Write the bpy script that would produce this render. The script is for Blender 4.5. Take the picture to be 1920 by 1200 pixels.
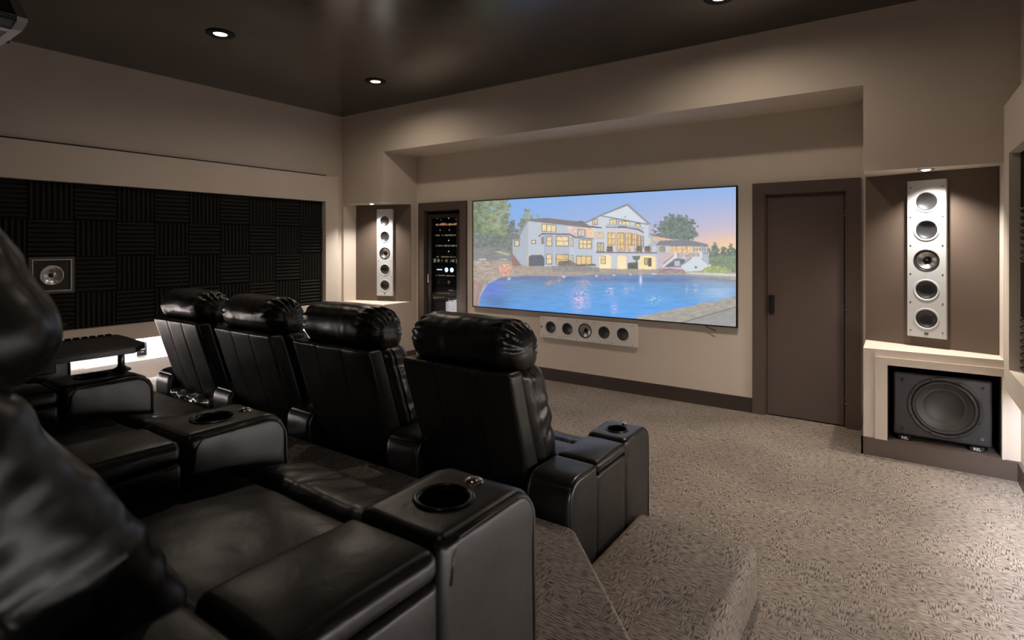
import bpy, bmesh, math, random
import numpy as np
from mathutils import Vector, Matrix, noise
PI = math.pi
S = bpy.context.scene
C = S.collection
for o in list(bpy.data.objects):
    bpy.data.objects.remove(o)

# ------------------------------------------------------------------ camera
YAW = math.radians(34.8)
cam_d = bpy.data.cameras.new('camera')
cam = bpy.data.objects.new('camera', cam_d)
C.objects.link(cam)
cam.location = (0, 0, 1.56)
cam.rotation_euler = (PI/2, 0, YAW)
cam_d.sensor_width = 36
cam_d.lens = 36*1044/1920
cam_d.shift_y = -141/1920
cam_d.clip_start = 0.02
cam_d.dof.use_dof = True
cam_d.dof.focus_distance = 3.4
cam_d.dof.aperture_fstop = 4.0
S.camera = cam

# ------------------------------------------------------------------ world, exposure
w = bpy.data.worlds.new('world'); S.world = w
w.use_nodes = True
w.node_tree.nodes['Background'].inputs[0].default_value = (0.9, 0.85, 0.8, 1)
w.node_tree.nodes['Background'].inputs[1].default_value = 0.0
S.view_settings.view_transform = 'Standard'
S.view_settings.look = 'None'
S.view_settings.exposure = 0.0
S.view_settings.gamma = 1.0
S.view_settings.use_curve_mapping = False

WARM = (1.0, 0.84, 0.68)
COOL = (0.86, 0.89, 1.0)
DOWN_W = 165.0      # ceiling downlights
NICHE_W = 88.0     # lamps in the speaker niches
LED_W = 84.0       # strips under the wall boxes

def add_light(name, kind, loc, rot, energy, color, parent=None, **kw):
    d = bpy.data.lights.new(name, kind)
    d.energy = energy; d.color = color
    for k, v in kw.items(): setattr(d, k, v)
    o = bpy.data.objects.new(name, d); C.objects.link(o)
    o.location = loc; o.rotation_euler = rot
    if parent: o.parent = parent
    return o

# ------------------------------------------------------------------ materials
def srgb(r, g, b):
    f = lambda c: (c/255/12.92) if c/255 <= 0.04045 else ((c/255+0.055)/1.055)**2.4
    return (f(r), f(g), f(b))
MATS = {}
def mat(name, col, rough=0.5, metal=0.0, spec=0.5, bump=None, emit=None, coat=0.0, trans=0.0, sheen=0.0, coords='Object', ior=1.45):
    m = bpy.data.materials.new(name); m.use_nodes = True
    nt = m.node_tree; N = nt.nodes; L = nt.links
    b = N['Principled BSDF']
    b.inputs['Base Color'].default_value = (*col, 1)
    b.inputs['Roughness'].default_value = rough
    b.inputs['Metallic'].default_value = metal
    b.inputs['Specular IOR Level'].default_value = spec
    b.inputs['IOR'].default_value = ior
    b.inputs['Coat Weight'].default_value = coat
    b.inputs['Coat Roughness'].default_value = 0.2
    b.inputs['Transmission Weight'].default_value = trans
    b.inputs['Sheen Weight'].default_value = sheen
    if emit:
        b.inputs['Emission Color'].default_value = (*emit[0], 1)
        b.inputs['Emission Strength'].default_value = emit[1]
    if bump:
        scale, strength, dist, mottle = bump
        tc = N.new('ShaderNodeTexCoord')
        n = N.new('ShaderNodeTexNoise'); n.inputs['Scale'].default_value = scale
        n.inputs['Detail'].default_value = 5
        L.new(tc.outputs[coords], n.inputs['Vector'])
        bp = N.new('ShaderNodeBump'); bp.inputs['Strength'].default_value = strength
        bp.inputs['Distance'].default_value = dist
        L.new(n.outputs['Fac'], bp.inputs['Height']); L.new(bp.outputs[0], b.inputs['Normal'])
        if mottle:
            n2 = N.new('ShaderNodeTexNoise'); n2.inputs['Scale'].default_value = 3.0
            n2.inputs['Detail'].default_value = 6
            L.new(tc.outputs[coords], n2.inputs['Vector'])
            mx = N.new('ShaderNodeMix'); mx.data_type = 'RGBA'
            mx.inputs[6].default_value = (*[c*(1-mottle) for c in col], 1)
            mx.inputs[7].default_value = (*[min(1, c*(1+mottle)) for c in col], 1)
            L.new(n2.outputs['Fac'], mx.inputs[0]); L.new(mx.outputs[2], b.inputs['Base Color'])
    MATS[name] = m
    return m

mat('wall_paint', (0.66, 0.583, 0.50), 0.75, spec=0.25, bump=(420, 0.15, 0.001, 0.04))
mat('ceiling_paint', (0.038, 0.029, 0.024), 0.21, spec=1.0, bump=(7, 0.12, 0.01, 0.05))
mat('brown_paint', (0.092, 0.068, 0.056), 0.42, spec=0.4, bump=(30, 0.1, 0.0008, 0.08))
mat('dark_trim', (0.045, 0.033, 0.027), 0.5, spec=0.35, bump=(60, 0.1, 0.0005, 0.06))
mat('niche_paint', (0.125, 0.092, 0.072), 0.5, spec=0.35, bump=(90, 0.15, 0.0008, 0.08))
mat('foam', (0.022, 0.021, 0.019), 0.85, spec=0.2, bump=(500, 0.4, 0.001, 0.1))
mat('black', (0.008, 0.008, 0.008), 0.6, spec=0.3, bump=(200, 0.1, 0.0004, 0.0))
mat('black_gloss', (0.01, 0.01, 0.011), 0.18, spec=0.5, bump=(4, 0.02, 0.0004, 0.0))
mat('door_black', (0.016, 0.014, 0.013), 0.35, spec=0.5, bump=(60, 0.05, 0.0004, 0.0))
mat('tray_black', (0.010, 0.009, 0.009), 0.32, spec=0.45, bump=(300, 0.08, 0.0004, 0.0))
mat('sub_black', (0.030, 0.028, 0.029), 0.5, spec=0.4, bump=(600, 0.25, 0.0006, 0.05))
mat('rubber', (0.02, 0.02, 0.02), 0.5, spec=0.4, bump=(200, 0.05, 0.0003, 0.0))
mat('cone_weave', (0.028, 0.026, 0.023), 0.45, spec=0.5, bump=(260, 0.6, 0.001, 0.25))
mat('cone_dark', (0.022, 0.022, 0.024), 0.38, spec=0.5, bump=(100, 0.05, 0.0004, 0.0))
mat('baffle', (0.52, 0.53, 0.54), 0.42, spec=0.5, bump=(500, 0.05, 0.0003, 0.02))
mat('baffle_grey', (0.80, 0.76, 0.72), 0.42, spec=0.5, bump=(500, 0.05, 0.0003, 0.02))
mat('chrome', (0.78, 0.76, 0.74), 0.12, 1.0, bump=(5, 0.01, 0.0003, 0.0))
mat('satin_metal', (0.60, 0.58, 0.57), 0.28, 1.0, bump=(40, 0.05, 0.0003, 0.05))
mat('screw', (0.25, 0.24, 0.23), 0.35, 0.8, bump=(40, 0.05, 0.0003, 0.0))
mat('plastic_wrap', (0.16, 0.15, 0.14), 0.2, spec=0.8, coat=0.5, bump=(25, 0.6, 0.01, 0.4))
mat('white_print', (0.8, 0.8, 0.8), 0.5, bump=(40, 0.02, 0.0002, 0.0))
mat('badge', (0.16, 0.13, 0.12), 0.3, bump=(40, 0.02, 0.0002, 0.0))
mat('lamp_glass', (0.9, 0.9, 0.9), 0.5, emit=(WARM, 9.0), bump=(40, 0.02, 0.0002, 0.0))
mat('led_strip', (0.9, 0.9, 0.9), 0.5, emit=(COOL, 14.0), bump=(40, 0.02, 0.0002, 0.0))
mat('led_white', (0.5, 0.5, 0.5), 0.5, emit=((0.9, 0.95, 1.0), 1.6), bump=(40, 0.02, 0.0002, 0.0))
mat('led_amber', (0.3, 0.2, 0.1), 0.5, emit=((1.0, 0.62, 0.30), 0.55), bump=(40, 0.02, 0.0002, 0.0))
mat('led_gold', (0.3, 0.25, 0.15), 0.5, emit=((0.75, 0.68, 0.50), 0.30), bump=(40, 0.02, 0.0002, 0.0))  # glow for a display line, also added to gold sockets that are no lamps
mat('led_red', (0.3, 0.1, 0.08), 0.5, emit=((1.0, 0.35, 0.22), 0.5), bump=(40, 0.02, 0.0002, 0.0))
mat('meter_blue', (0.3, 0.5, 0.8), 0.5, emit=((0.45, 0.72, 1.0), 3.2), bump=(40, 0.02, 0.0002, 0.0))
mat('pale_glow', (0.62, 0.61, 0.64), 0.4, emit=((0.8, 0.79, 0.84), 0.38), bump=(6, 0.1, 0.002, 0.03))  # glow added to a plain box that is no lamp
mat('outlet_black', (0.02, 0.02, 0.02), 0.35, bump=(40, 0.02, 0.0002, 0.0))
mat('outlet_mark', (0.45, 0.44, 0.42), 0.4, bump=(40, 0.02, 0.0002, 0.0))
mat('projector_body', (0.02, 0.021, 0.019), 0.45, bump=(300, 0.1, 0.0003, 0.0))
mat('projector_trim', (0.30, 0.28, 0.27), 0.35, 0.4, bump=(300, 0.1, 0.0003, 0.0))
mat('hinge_pin', (0.9, 0.86, 0.78), 0.2, 1.0, bump=(40, 0.02, 0.0002, 0.0))

def make_leather():
    m = bpy.data.materials.new('leather'); m.use_nodes = True
    nt = m.node_tree; N = nt.nodes; L = nt.links; b = N['Principled BSDF']
    tc = N.new('ShaderNodeTexCoord')
    v = N.new('ShaderNodeTexVoronoi'); v.inputs['Scale'].default_value = 420
    n1 = N.new('ShaderNodeTexNoise'); n1.inputs['Scale'].default_value = 26; n1.inputs['Detail'].default_value = 6
    n1.inputs['Distortion'].default_value = 0.6
    n2 = N.new('ShaderNodeTexNoise'); n2.inputs['Scale'].default_value = 6; n2.inputs['Detail'].default_value = 3
    for n in (v, n1, n2): L.new(tc.outputs['Object'], n.inputs['Vector'])
    b1 = N.new('ShaderNodeBump'); b1.inputs['Strength'].default_value = 0.12; b1.inputs['Distance'].default_value = 0.0008
    b2 = N.new('ShaderNodeBump'); b2.inputs['Strength'].default_value = 0.25; b2.inputs['Distance'].default_value = 0.003
    L.new(v.outputs['Distance'], b1.inputs['Height']); L.new(n1.outputs['Fac'], b2.inputs['Height'])
    L.new(b1.outputs[0], b2.inputs['Normal']); L.new(b2.outputs[0], b.inputs['Normal'])
    mr = N.new('ShaderNodeMapRange'); mr.inputs[3].default_value = 0.27; mr.inputs[4].default_value = 0.38
    L.new(n2.outputs['Fac'], mr.inputs[0]); L.new(mr.outputs[0], b.inputs['Roughness'])
    b.inputs['Base Color'].default_value = (0.007, 0.0065, 0.0061, 1)
    b.inputs['Specular IOR Level'].default_value = 0.55
    MATS['leather'] = m
make_leather()

def make_carpet():
    m = bpy.data.materials.new('carpet'); m.use_nodes = True
    nt = m.node_tree; N = nt.nodes; L = nt.links; b = N['Principled BSDF']
    uv = N.new('ShaderNodeUVMap'); uv.uv_map = 'UVMap'
    def mapping(sx, sy, off=0):
        mp = N.new('ShaderNodeMapping'); mp.inputs['Scale'].default_value = (sx, sy, 1)
        mp.inputs['Location'].default_value = (off, off, 0)
        L.new(uv.outputs[0], mp.inputs['Vector']); return mp
    def nz(sx, sy, off, det=1.5):
        mp = mapping(sx, sy, off)
        n = N.new('ShaderNodeTexNoise'); n.inputs['Scale'].default_value = 1; n.inputs['Detail'].default_value = det
        n.inputs['Roughness'].default_value = 0.45
        L.new(mp.outputs[0], n.inputs['Vector']); return n
    a = nz(28, 200, 3.1, 1.0); c = nz(200, 28, 7.7, 1.0)
    # patches that choose the direction of the ribs
    mp = mapping(15, 15, 0.3)
    wn = N.new('ShaderNodeTexVoronoi'); wn.distance = 'CHEBYCHEV'; wn.inputs['Scale'].default_value = 1
    wn.inputs['Randomness'].default_value = 0.75
    L.new(mp.outputs[0], wn.inputs['Vector'])
    sep = N.new('ShaderNodeSeparateColor'); L.new(wn.outputs['Color'], sep.inputs[0])
    gt = N.new('ShaderNodeMath'); gt.operation = 'GREATER_THAN'; gt.inputs[1].default_value = 0.42
    L.new(sep.outputs[0], gt.inputs[0])
    mx = N.new('ShaderNodeMix'); mx.data_type = 'FLOAT'
    L.new(gt.outputs[0], mx.inputs[0]); L.new(c.outputs['Fac'], mx.inputs[2]); L.new(a.outputs['Fac'], mx.inputs[3])
    ramp = N.new('ShaderNodeValToRGB'); e = ramp.color_ramp.elements
    e[0].position = 0.37; e[0].color = (0.024, 0.019, 0.014, 1)
    e[1].position = 0.66; e[1].color = (0.27, 0.225, 0.182, 1)
    k = ramp.color_ramp.elements.new(0.45); k.color = (0.155, 0.129, 0.103, 1)
    L.new(mx.outputs[0], ramp.inputs[0])
    # fine tuft speckle and broad wear
    f = nz(420, 420, 1.0, 2); g = nz(1.6, 1.6, 5.0, 4)
    m2 = N.new('ShaderNodeMix'); m2.data_type = 'RGBA'; m2.blend_type = 'MULTIPLY'; m2.inputs[0].default_value = 1
    mr = N.new('ShaderNodeMapRange'); mr.inputs[1].default_value = .3; mr.inputs[2].default_value = .7
    mr.inputs[3].default_value = 0.55; mr.inputs[4].default_value = 1.45
    L.new(f.outputs['Fac'], mr.inputs[0])
    mr2 = N.new('ShaderNodeMapRange'); mr2.inputs[1].default_value = .35; mr2.inputs[2].default_value = .65
    mr2.inputs[3].default_value = 0.82; mr2.inputs[4].default_value = 1.15
    L.new(g.outputs['Fac'], mr2.inputs[0])
    mu = N.new('ShaderNodeMath'); mu.operation = 'MULTIPLY'; L.new(mr.outputs[0], mu.inputs[0]); L.new(mr2.outputs[0], mu.inputs[1])
    L.new(ramp.outputs[0], m2.inputs[6]); L.new(mu.outputs[0], m2.inputs[7])
    L.new(m2.outputs[2], b.inputs['Base Color'])
    bp = N.new('ShaderNodeBump'); bp.inputs['Strength'].default_value = 0.6; bp.inputs['Distance'].default_value = 0.005
    L.new(mx.outputs[0], bp.inputs['Height']); L.new(bp.outputs[0], b.inputs['Normal'])
    b.inputs['Roughness'].default_value = 0.9; b.inputs['Specular IOR Level'].default_value = 0.15
    b.inputs['Sheen Weight'].default_value = 0.15
    MATS['carpet'] = m
make_carpet()

def make_glass():
    m = bpy.data.materials.new('door_glass'); m.use_nodes = True
    nt = m.node_tree; N = nt.nodes; L = nt.links
    for n in list(N):
        if n.type != 'OUTPUT_MATERIAL': N.remove(n)
    out = [n for n in N if n.type == 'OUTPUT_MATERIAL'][0]
    tr = N.new('ShaderNodeBsdfTransparent'); tr.inputs[0].default_value = (0.82, 0.83, 0.84, 1)
    gl = N.new('ShaderNodeBsdfGlossy'); gl.inputs['Roughness'].default_value = 0.02
    lw = N.new('ShaderNodeLayerWeight'); lw.inputs['Blend'].default_value = .5
    pw = N.new('ShaderNodeMath'); pw.operation = 'POWER'; pw.inputs[1].default_value = 4; L.new(lw.outputs['Facing'], pw.inputs[0])
    fr = N.new('ShaderNodeMath'); fr.operation = 'MULTIPLY_ADD'; fr.inputs[1].default_value = .6; fr.inputs[2].default_value = .035; L.new(pw.outputs[0], fr.inputs[0])
    nz = N.new('ShaderNodeTexNoise'); nz.inputs['Scale'].default_value = 2
    bp = N.new('ShaderNodeBump'); bp.inputs['Strength'].default_value = 0.02; L.new(nz.outputs[0], bp.inputs['Height'])
    L.new(bp.outputs[0], gl.inputs['Normal'])
    mx = N.new('ShaderNodeMixShader'); L.new(fr.outputs[0], mx.inputs[0]); L.new(tr.outputs[0], mx.inputs[1]); L.new(gl.outputs[0], mx.inputs[2])
    L.new(mx.outputs[0], out.inputs[0])
    MATS['door_glass'] = m
make_glass()

# ------------------------------------------------------------------ helpers
def tagp(o, label=None, cat=None, group=None, kind=None):
    if label: o['label'] = label
    if cat: o['category'] = cat
    if group: o['group'] = group
    if kind: o['kind'] = kind
    return o
def empty(name, loc=(0, 0, 0), rz=0, label=None, cat=None, group=None):
    o = bpy.data.objects.new(name, None); C.objects.link(o)
    o.location = loc; o.rotation_euler = (0, 0, rz); o.empty_display_size = 0.1
    return tagp(o, label, cat, group)
def uv_box(bm):
    uvl = bm.loops.layers.uv.new('UVMap')
    for f in bm.faces:
        n = f.normal; ax = max(range(3), key=lambda i: abs(n[i]))
        for l in f.loops:
            c = l.vert.co
            l[uvl].uv = (c.y, c.z) if ax == 0 else ((c.x, c.z) if ax == 1 else (c.x, c.y))
def obj(name, bm, m, parent=None, smooth=False, uv=False, label=None, angle=None, recalc=True):
    if recalc: bmesh.ops.recalc_face_normals(bm, faces=bm.faces[:])
    if uv:
        bm.normal_update(); uv_box(bm)
    me = bpy.data.meshes.new(name)
    bm.to_mesh(me); bm.free()
    for mm in (m if isinstance(m, (list, tuple)) else [m]): me.materials.append(MATS[mm])
    if smooth:
        for p in me.polygons: p.use_smooth = True
        if angle: me.set_sharp_from_angle(angle=math.radians(angle))
    o = bpy.data.objects.new(name, me); C.objects.link(o)
    if parent: o.parent = parent
    if label: o['label'] = label
    return o
def box(bm, x0, x1, y0, y1, z0, z1, mi=0):
    vs = [bm.verts.new((x, y, z)) for z in (z0, z1) for y in (y0, y1) for x in (x0, x1)]
    for a in ((0, 2, 3, 1), (4, 5, 7, 6), (0, 1, 5, 4), (2, 6, 7, 3), (0, 4, 6, 2), (1, 3, 7, 5)):
        f = bm.faces.new([vs[i] for i in a]); f.material_index = mi
    return vs
def bbox(bm, x0, x1, y0, y1, z0, z1, r=0.004, seg=2, mi=0):
    """box with bevelled edges"""
    t = bmesh.new(); box(t, x0, x1, y0, y1, z0, z1, mi)
    bmesh.ops.bevel(t, geom=t.edges[:], offset=r, segments=seg, affect='EDGES', profile=0.5)
    merge(bm, t, mi)
def merge(bm, t, mi=None, M=None):
    vm = {}
    for v in t.verts: vm[v] = bm.verts.new(M @ v.co if M else v.co)
    for f in t.faces:
        try:
            g = bm.faces.new([vm[v] for v in f.verts]); g.smooth = f.smooth
            g.material_index = f.material_index if mi is None else mi
        except ValueError: pass
    t.free()
def prism(bm, poly, z0, z1, mi=0):
    a = [bm.verts.new((x, y, z0)) for x, y in poly]; b = [bm.verts.new((x, y, z1)) for x, y in poly]
    n = len(poly)
    bm.faces.new(a[::-1]).material_index = mi; bm.faces.new(b).material_index = mi
    for i in range(n):
        bm.faces.new((a[i], a[(i+1) % n], b[(i+1) % n], b[i])).material_index = mi
    bmesh.ops.recalc_face_normals(bm, faces=bm.faces[:])
def lathe(bm, prof, segs=32, M=None, mi=0, smooth=True):
    """prof = (r, h) pairs around the local z axis"""
    M = M or Matrix.Identity(4); rings = []
    for r, h in prof:
        if r < 1e-6: rings.append([bm.verts.new(M @ Vector((0, 0, h)))])
        else: rings.append([bm.verts.new(M @ Vector((r*math.cos(2*PI*k/segs), r*math.sin(2*PI*k/segs), h))) for k in range(segs)])
    for a, b in zip(rings, rings[1:]):
        for k in range(segs):
            j = (k+1) % segs
            if len(a) == 1 and len(b) == 1: continue
            if len(a) == 1: vs = (a[0], b[k], b[j])
            elif len(b) == 1: vs = (a[k], a[j], b[0])
            else: vs = (a[k], a[j], b[j], b[k])
            f = bm.faces.new(vs); f.material_index = mi; f.smooth = smooth
def tube(bm, pts, r, n=6, mi=0, closed=False):
    pts = [Vector(p) for p in pts]; rings = []
    N = len(pts)
    for i, p in enumerate(pts):
        if closed: t = pts[(i+1) % N]-pts[i-1]
        else: t = pts[min(i+1, N-1)]-pts[max(i-1, 0)]
        t.normalize(); u = t.orthogonal() if i == 0 else (prev - t*prev.dot(t))
        if u.length < 1e-6: u = t.orthogonal()
        u.normalize(); v = t.cross(u); prev = u
        rings.append([bm.verts.new(p+(u*math.cos(2*PI*k/n)+v*math.sin(2*PI*k/n))*r) for k in range(n)])
    R = range(N if closed else N-1)
    for i in R:
        a, b = rings[i], rings[(i+1) % N]
        for k in range(n):
            f = bm.faces.new((a[k], a[(k+1) % n], b[(k+1) % n], b[k])); f.smooth = True; f.material_index = mi
    if not closed:
        bm.faces.new(rings[0][::-1]); bm.faces.new(rings[-1])
def rbox(cx, cy, cz, sx, sy, sz, r, n=(8, 8, 8), nr=4, fn=None):
    """rounded box as an even grid mesh, then an optional deformation fn(co, local, normal)"""
    h = (sx/2, sy/2, sz/2); r = min(r, min(h)*0.999)
    ax = []
    for i in range(3):
        inner = h[i]-r
        t = [math.tan(PI/4*k/nr) for k in range(1, nr+1)]
        c = [(-inner, -x) for x in reversed(t)]
        c += [(-inner+2*inner*k/n[i], 0) for k in range(n[i]+1)]
        c += [(inner, x) for x in t]
        ax.append(c)
    bm = bmesh.new(); cache = {}
    def vert(ia, ib, ic):
        key = (ia, ib, ic)
        if key in cache: return cache[key]
        core = Vector((ax[0][ia][0], ax[1][ib][0], ax[2][ic][0]))
        d = Vector((ax[0][ia][1], ax[1][ib][1], ax[2][ic][1]))
        nrm = d.normalized()
        v = bm.verts.new(core+nrm*r); cache[key] = v; nr_[v] = nrm
        return v
    nr_ = {}
    LN = [len(a)-1 for a in ax]
    for axis in range(3):
        u, v = [(1, 2), (0, 2), (0, 1)][axis]
        for side in (0, 1):
            w = LN[axis] if side else 0
            for i in range(LN[u]):
                for j in range(LN[v]):
                    q = []
                    for du, dv in ((0, 0), (1, 0), (1, 1), (0, 1)):
                        k = [0, 0, 0]; k[axis] = w; k[u] = i+du; k[v] = j+dv
                        q.append(vert(*k))
                    if (side == 1) == (axis == 1): q = q[::-1]
                    f = bm.faces.new(q); f.smooth = True
    for v, nrm in nr_.items():
        lc = v.co.copy()
        p = lc+Vector((cx, cy, cz))
        if fn: p = fn(p, Vector((lc.x/h[0], lc.y/h[1], lc.z/h[2])), nrm)
        v.co = p
    return bm
def cut(o, cutters):
    """boolean-subtract closed bmeshes from object o, then throw the cutters away"""
    tmp = []
    for bm in cutters:
        me = bpy.data.meshes.new('cutter'); bmesh.ops.recalc_face_normals(bm, faces=bm.faces[:]); bm.to_mesh(me); bm.free()
        c = bpy.data.objects.new('cutter', me); C.objects.link(c); c.parent = o; tmp.append(c)
        md = o.modifiers.new('cut', 'BOOLEAN'); md.operation = 'DIFFERENCE'; md.object = c; md.solver = 'EXACT'
    bpy.context.view_layer.update()
    dg = bpy.context.evaluated_depsgraph_get()
    me = bpy.data.meshes.new_from_object(o.evaluated_get(dg))
    o.modifiers.clear(); old = o.data; me.name = old.name; o.data = me
    for c in tmp: bpy.data.objects.remove(c)
def cyl_bm(r, h0, h1, M=None, segs=40):
    b = bmesh.new(); lathe(b, [(0, h0), (r, h0), (r, h1), (0, h1)], segs, M, smooth=False); return b
def text_mesh(name, s, size, m, parent, M, ext=0.0006, align='CENTER'):
    cu = bpy.data.curves.new(name, 'FONT'); cu.body = s; cu.size = size; cu.align_x = align; cu.align_y = 'CENTER'
    cu.extrude = ext
    t = bpy.data.objects.new(name, cu); C.objects.link(t)
    bpy.context.view_layer.update()
    me = bpy.data.meshes.new_from_object(t.evaluated_get(bpy.context.evaluated_depsgraph_get()))
    bpy.data.objects.remove(t)
    me.transform(M); me.materials.clear(); me.materials.append(MATS[m]); me.name = name
    o = bpy.data.objects.new(name, me); C.objects.link(o)
    if parent: o.parent = parent
    return o
def copy_tree(o, parent=None):
    c = o.copy(); C.objects.link(c)
    if parent: c.parent = parent
    for ch in o.children: copy_tree(ch, c)
    return c
def struct(name, bm, m, label, uv=False, **kw):
    o = obj(name, bm, m, None, uv=uv, **kw); return tagp(o, label, kind='structure')
FRONT = Matrix(((1, 0, 0, 0), (0, 0, -1, 0), (0, 1, 0, 0), (0, 0, 0, 1)))   # local z -> world -y, local y -> world z
# FRONT maps local (x,y,z) -> (x,-z,y)

# ------------------------------------------------------------------ room shell
XL, XR, ZC = -6.26, 0.66, 3.31
YF, YO, YB = 5.53, 4.93, -1.6           # recess wall, outer front plane, back wall
RL, RR, ZS = -5.44, -0.22, 2.757        # recess sides, recess soffit
NH, SH = 2.11, 0.788                    # niche head, niche shelf

b = bmesh.new(); box(b, XL-.1, XR+.1, YB-.1, YF+.7, -.1, 0)
struct('floor', b, 'carpet', 'flat woven brown-grey patterned carpet', uv=True)
b = bmesh.new(); box(b, XL-.1, XR+.1, YB-.1, YF+.7, ZC, ZC+.1)
struct('ceiling', b, 'ceiling_paint', 'dark brown satin painted ceiling')
b = bmesh.new(); box(b, XL-.1, XL, YB-.1, YF+.7, 0, ZC)
struct('wall_left', b, 'wall_paint', 'taupe painted left wall')
b = bmesh.new(); box(b, XR, XR+.1, YB-.1, YF+.7, 0, ZC)
struct('wall_right', b, 'wall_paint', 'taupe painted right wall')
b = bmesh.new(); box(b, XL, XR, YB-.1, YB, 0, ZC)
struct('wall_back', b, 'wall_paint', 'taupe painted back wall')
# recess wall with two door openings
RX0, RX1, DX0, DX1, DZ = -5.275, -4.645, -1.01, -.368, 2.02
b = bmesh.new()
for x0, x1, z0, z1 in ((RL-.1, RX0, 0, ZC), (RX1, DX0, 0, ZC), (DX1, RR+.1, 0, ZC), (RX0, RX1, DZ, ZC), (DX0, DX1, DZ, ZC)):
    box(b, x0, x1, YF, YF+.12, z0, z1)
box(b, XL, XR, YF+.6, YF+.7, 0, ZC)
struct('wall_front', b, 'wall_paint', 'taupe wall behind the screen')
# header over the recess and the two corner columns
b = bmesh.new(); box(b, XL, XR, YO, YF, ZS, ZC)
struct('wall_front_header', b, 'wall_paint', 'taupe header above the screen recess')
# left column: the niche is open to the front and to the recess
def column(x0, x1, xin, xj, side):
    """x0..x1 column extent, xin recess side, xj jamb against the side wall"""
    bm = bmesh.new()
    if side == 'l':
        box(bm, XL, RL, YO, YF, NH, ZS)
        box(bm, XL, RL, YO, YF, 0, SH)
        box(bm, XL, XL+.035, YO, 5.14, SH, NH)
        prism(bm, [(RL, 5.425), (RL, YF), (XL, YF), (XL, 5.16), (-6.225, 5.16)], SH, NH)
    else:
        box(bm, RR, XR, YO, YF, NH, ZS)
        box(bm, RR, -.07, YO, YF, 0, SH); box(bm, .565, XR, YO, YF, 0, SH)
        box(bm, -.07, .565, YO, YF, .68, SH); box(bm, -.07, .565, YO, YF, 0, .128)
        box(bm, -.07, .565, 5.42, YF, .128, .68)
        box(bm, .575, XR, YO, 5.14, SH, NH)
        prism(bm, [(RR, 5.375), (.575, 5.14), (XR, 5.14), (XR, YF), (RR, YF)], SH, NH)
    return bm
struct('wall_front_left', column(0, 0, 0, 0, 'l'), 'wall_paint', 'taupe corner column with a niche left of the screen')
struct('wall_front_right', column(0, 0, 0, 0, 'r'), 'wall_paint', 'taupe corner column with a niche right of the screen')

# toed-in brown back boards of the niches (5 mm proud of the column)
def toe_board(p0, p1, name, label):
    a, c = Vector((*p0, 0)), Vector((*p1, 0)); d = (c-a).normalized(); n = Vector((d.y, -d.x, 0))
    bm = bmesh.new()
    q = [a, c, c+n*.012, a+n*.012]
    prism(bm, [(v.x, v.y) for v in q], SH, NH)
    return struct(name, bm, 'niche_paint', label), a, c, d, n
bR, aR, cR, dR, nR = toe_board((-.22, 5.373), (.575, 5.138), 'trim_1', 'brown angled board at the back of the right niche')
bL, aL, cL, dL, nL = toe_board((-6.225, 5.158), (-5.44, 5.423), 'trim_2', 'brown angled board at the back of the left niche')
# black lining of the opening for the subwoofer
b = bmesh.new()
for q in ((-.07, -.064, YO+.03, 5.41, .134, .68), (.559, .565, YO+.03, 5.41, .134, .68), (-.07, .565, YO+.03, 5.41, .674, .68), (-.07, .565, 5.40, 5.41, .134, .68)):
    box(b, *q)
struct('trim_3', b, 'black', 'black lining of the subwoofer opening')
b = bmesh.new(); box(b, -.07, .565, YO-.012, 5.41, .128, .134)
struct('trim_4', b, 'brown_paint', 'brown bottom board of the subwoofer opening')
# raised trim board framing the subwoofer opening
b = bmesh.new()
for q in ((-.145, -.07, .128, .735), (-.07, .58, .68, .735), (.565, .58, .128, .68)):
    box(b, q[0], q[1], YO-.018, YO, q[2], q[3])
struct('trim_5', b, 'wall_paint', 'raised taupe board framing the subwoofer opening')
# baseboards
b = bmesh.new(); box(b, RX1+.115, DX0-.1, YF-.018, YF, 0, .135)
struct('baseboard_front', b, 'dark_trim', 'dark brown baseboard under the screen')
b = bmesh.new(); box(b, RR-.012, XR, YO-.02, YO, 0, .128); box(b, RR-.02, RR, YO-.02, YF-.03, 0, .128)
struct('baseboard_front_right', b, 'brown_paint', 'brown baseboard under the right niche')
b = bmesh.new(); box(b, XL, RL+.012, YO-.02, YO, 0, .128); box(b, RL, RL+.02, YO-.02, YF-.03, 0, .128)
struct('baseboard_front_left', b, 'brown_paint', 'brown baseboard under the left niche')
b = bmesh.new(); box(b, XR-.018, XR, YB, YO-.02, 0, .128)
struct('baseboard_right', b, 'brown_paint', 'brown baseboard along the right wall')
b = bmesh.new(); box(b, XL, XL+.025, 1.95, 4.2, 0, .405); box(b, XL, XL+.018, 4.2, YO-.02, 0, .128)
struct('baseboard_left', b, 'wall_paint', 'tall taupe skirting board along the left wall by the steps')

# carpeted platform and steps
def carpet_block(poly, h, r, name, label):
    bm = bmesh.new(); prism(bm, poly, 0, h)
    top = [e for e in bm.edges if all(v.co.z > h-1e-4 for v in e.verts) or (abs(e.verts[0].co.z-e.verts[1].co.z) > .1)]
    bmesh.ops.bevel(bm, geom=top, offset=r, segments=5, affect='EDGES', profile=0.5)
    return struct(name, bm, 'carpet', label, uv=True, smooth=True, angle=40)
carpet_block([(XL+.002, YB+.002), (-.02, YB+.002), (-.02, .865), (-1.04, 1.935), (-1.06, 1.95), (XL+.002, 1.95)], .44, .02,
             'platform', 'raised carpeted platform carrying the rear row of recliners')
carpet_block([(-1.079, 1.98), (-.515, 1.39), (-.515, 2.68), (-1.079, 2.68)], .22, .045, 'step', 'low carpeted step beside the right front recliner')
carpet_block([(XL+.03, 1.953), (-5.08, 1.953), (-5.08, 2.68), (XL+.03, 2.68)], .22, .03, 'step', 'low carpeted step by the left wall')

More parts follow.
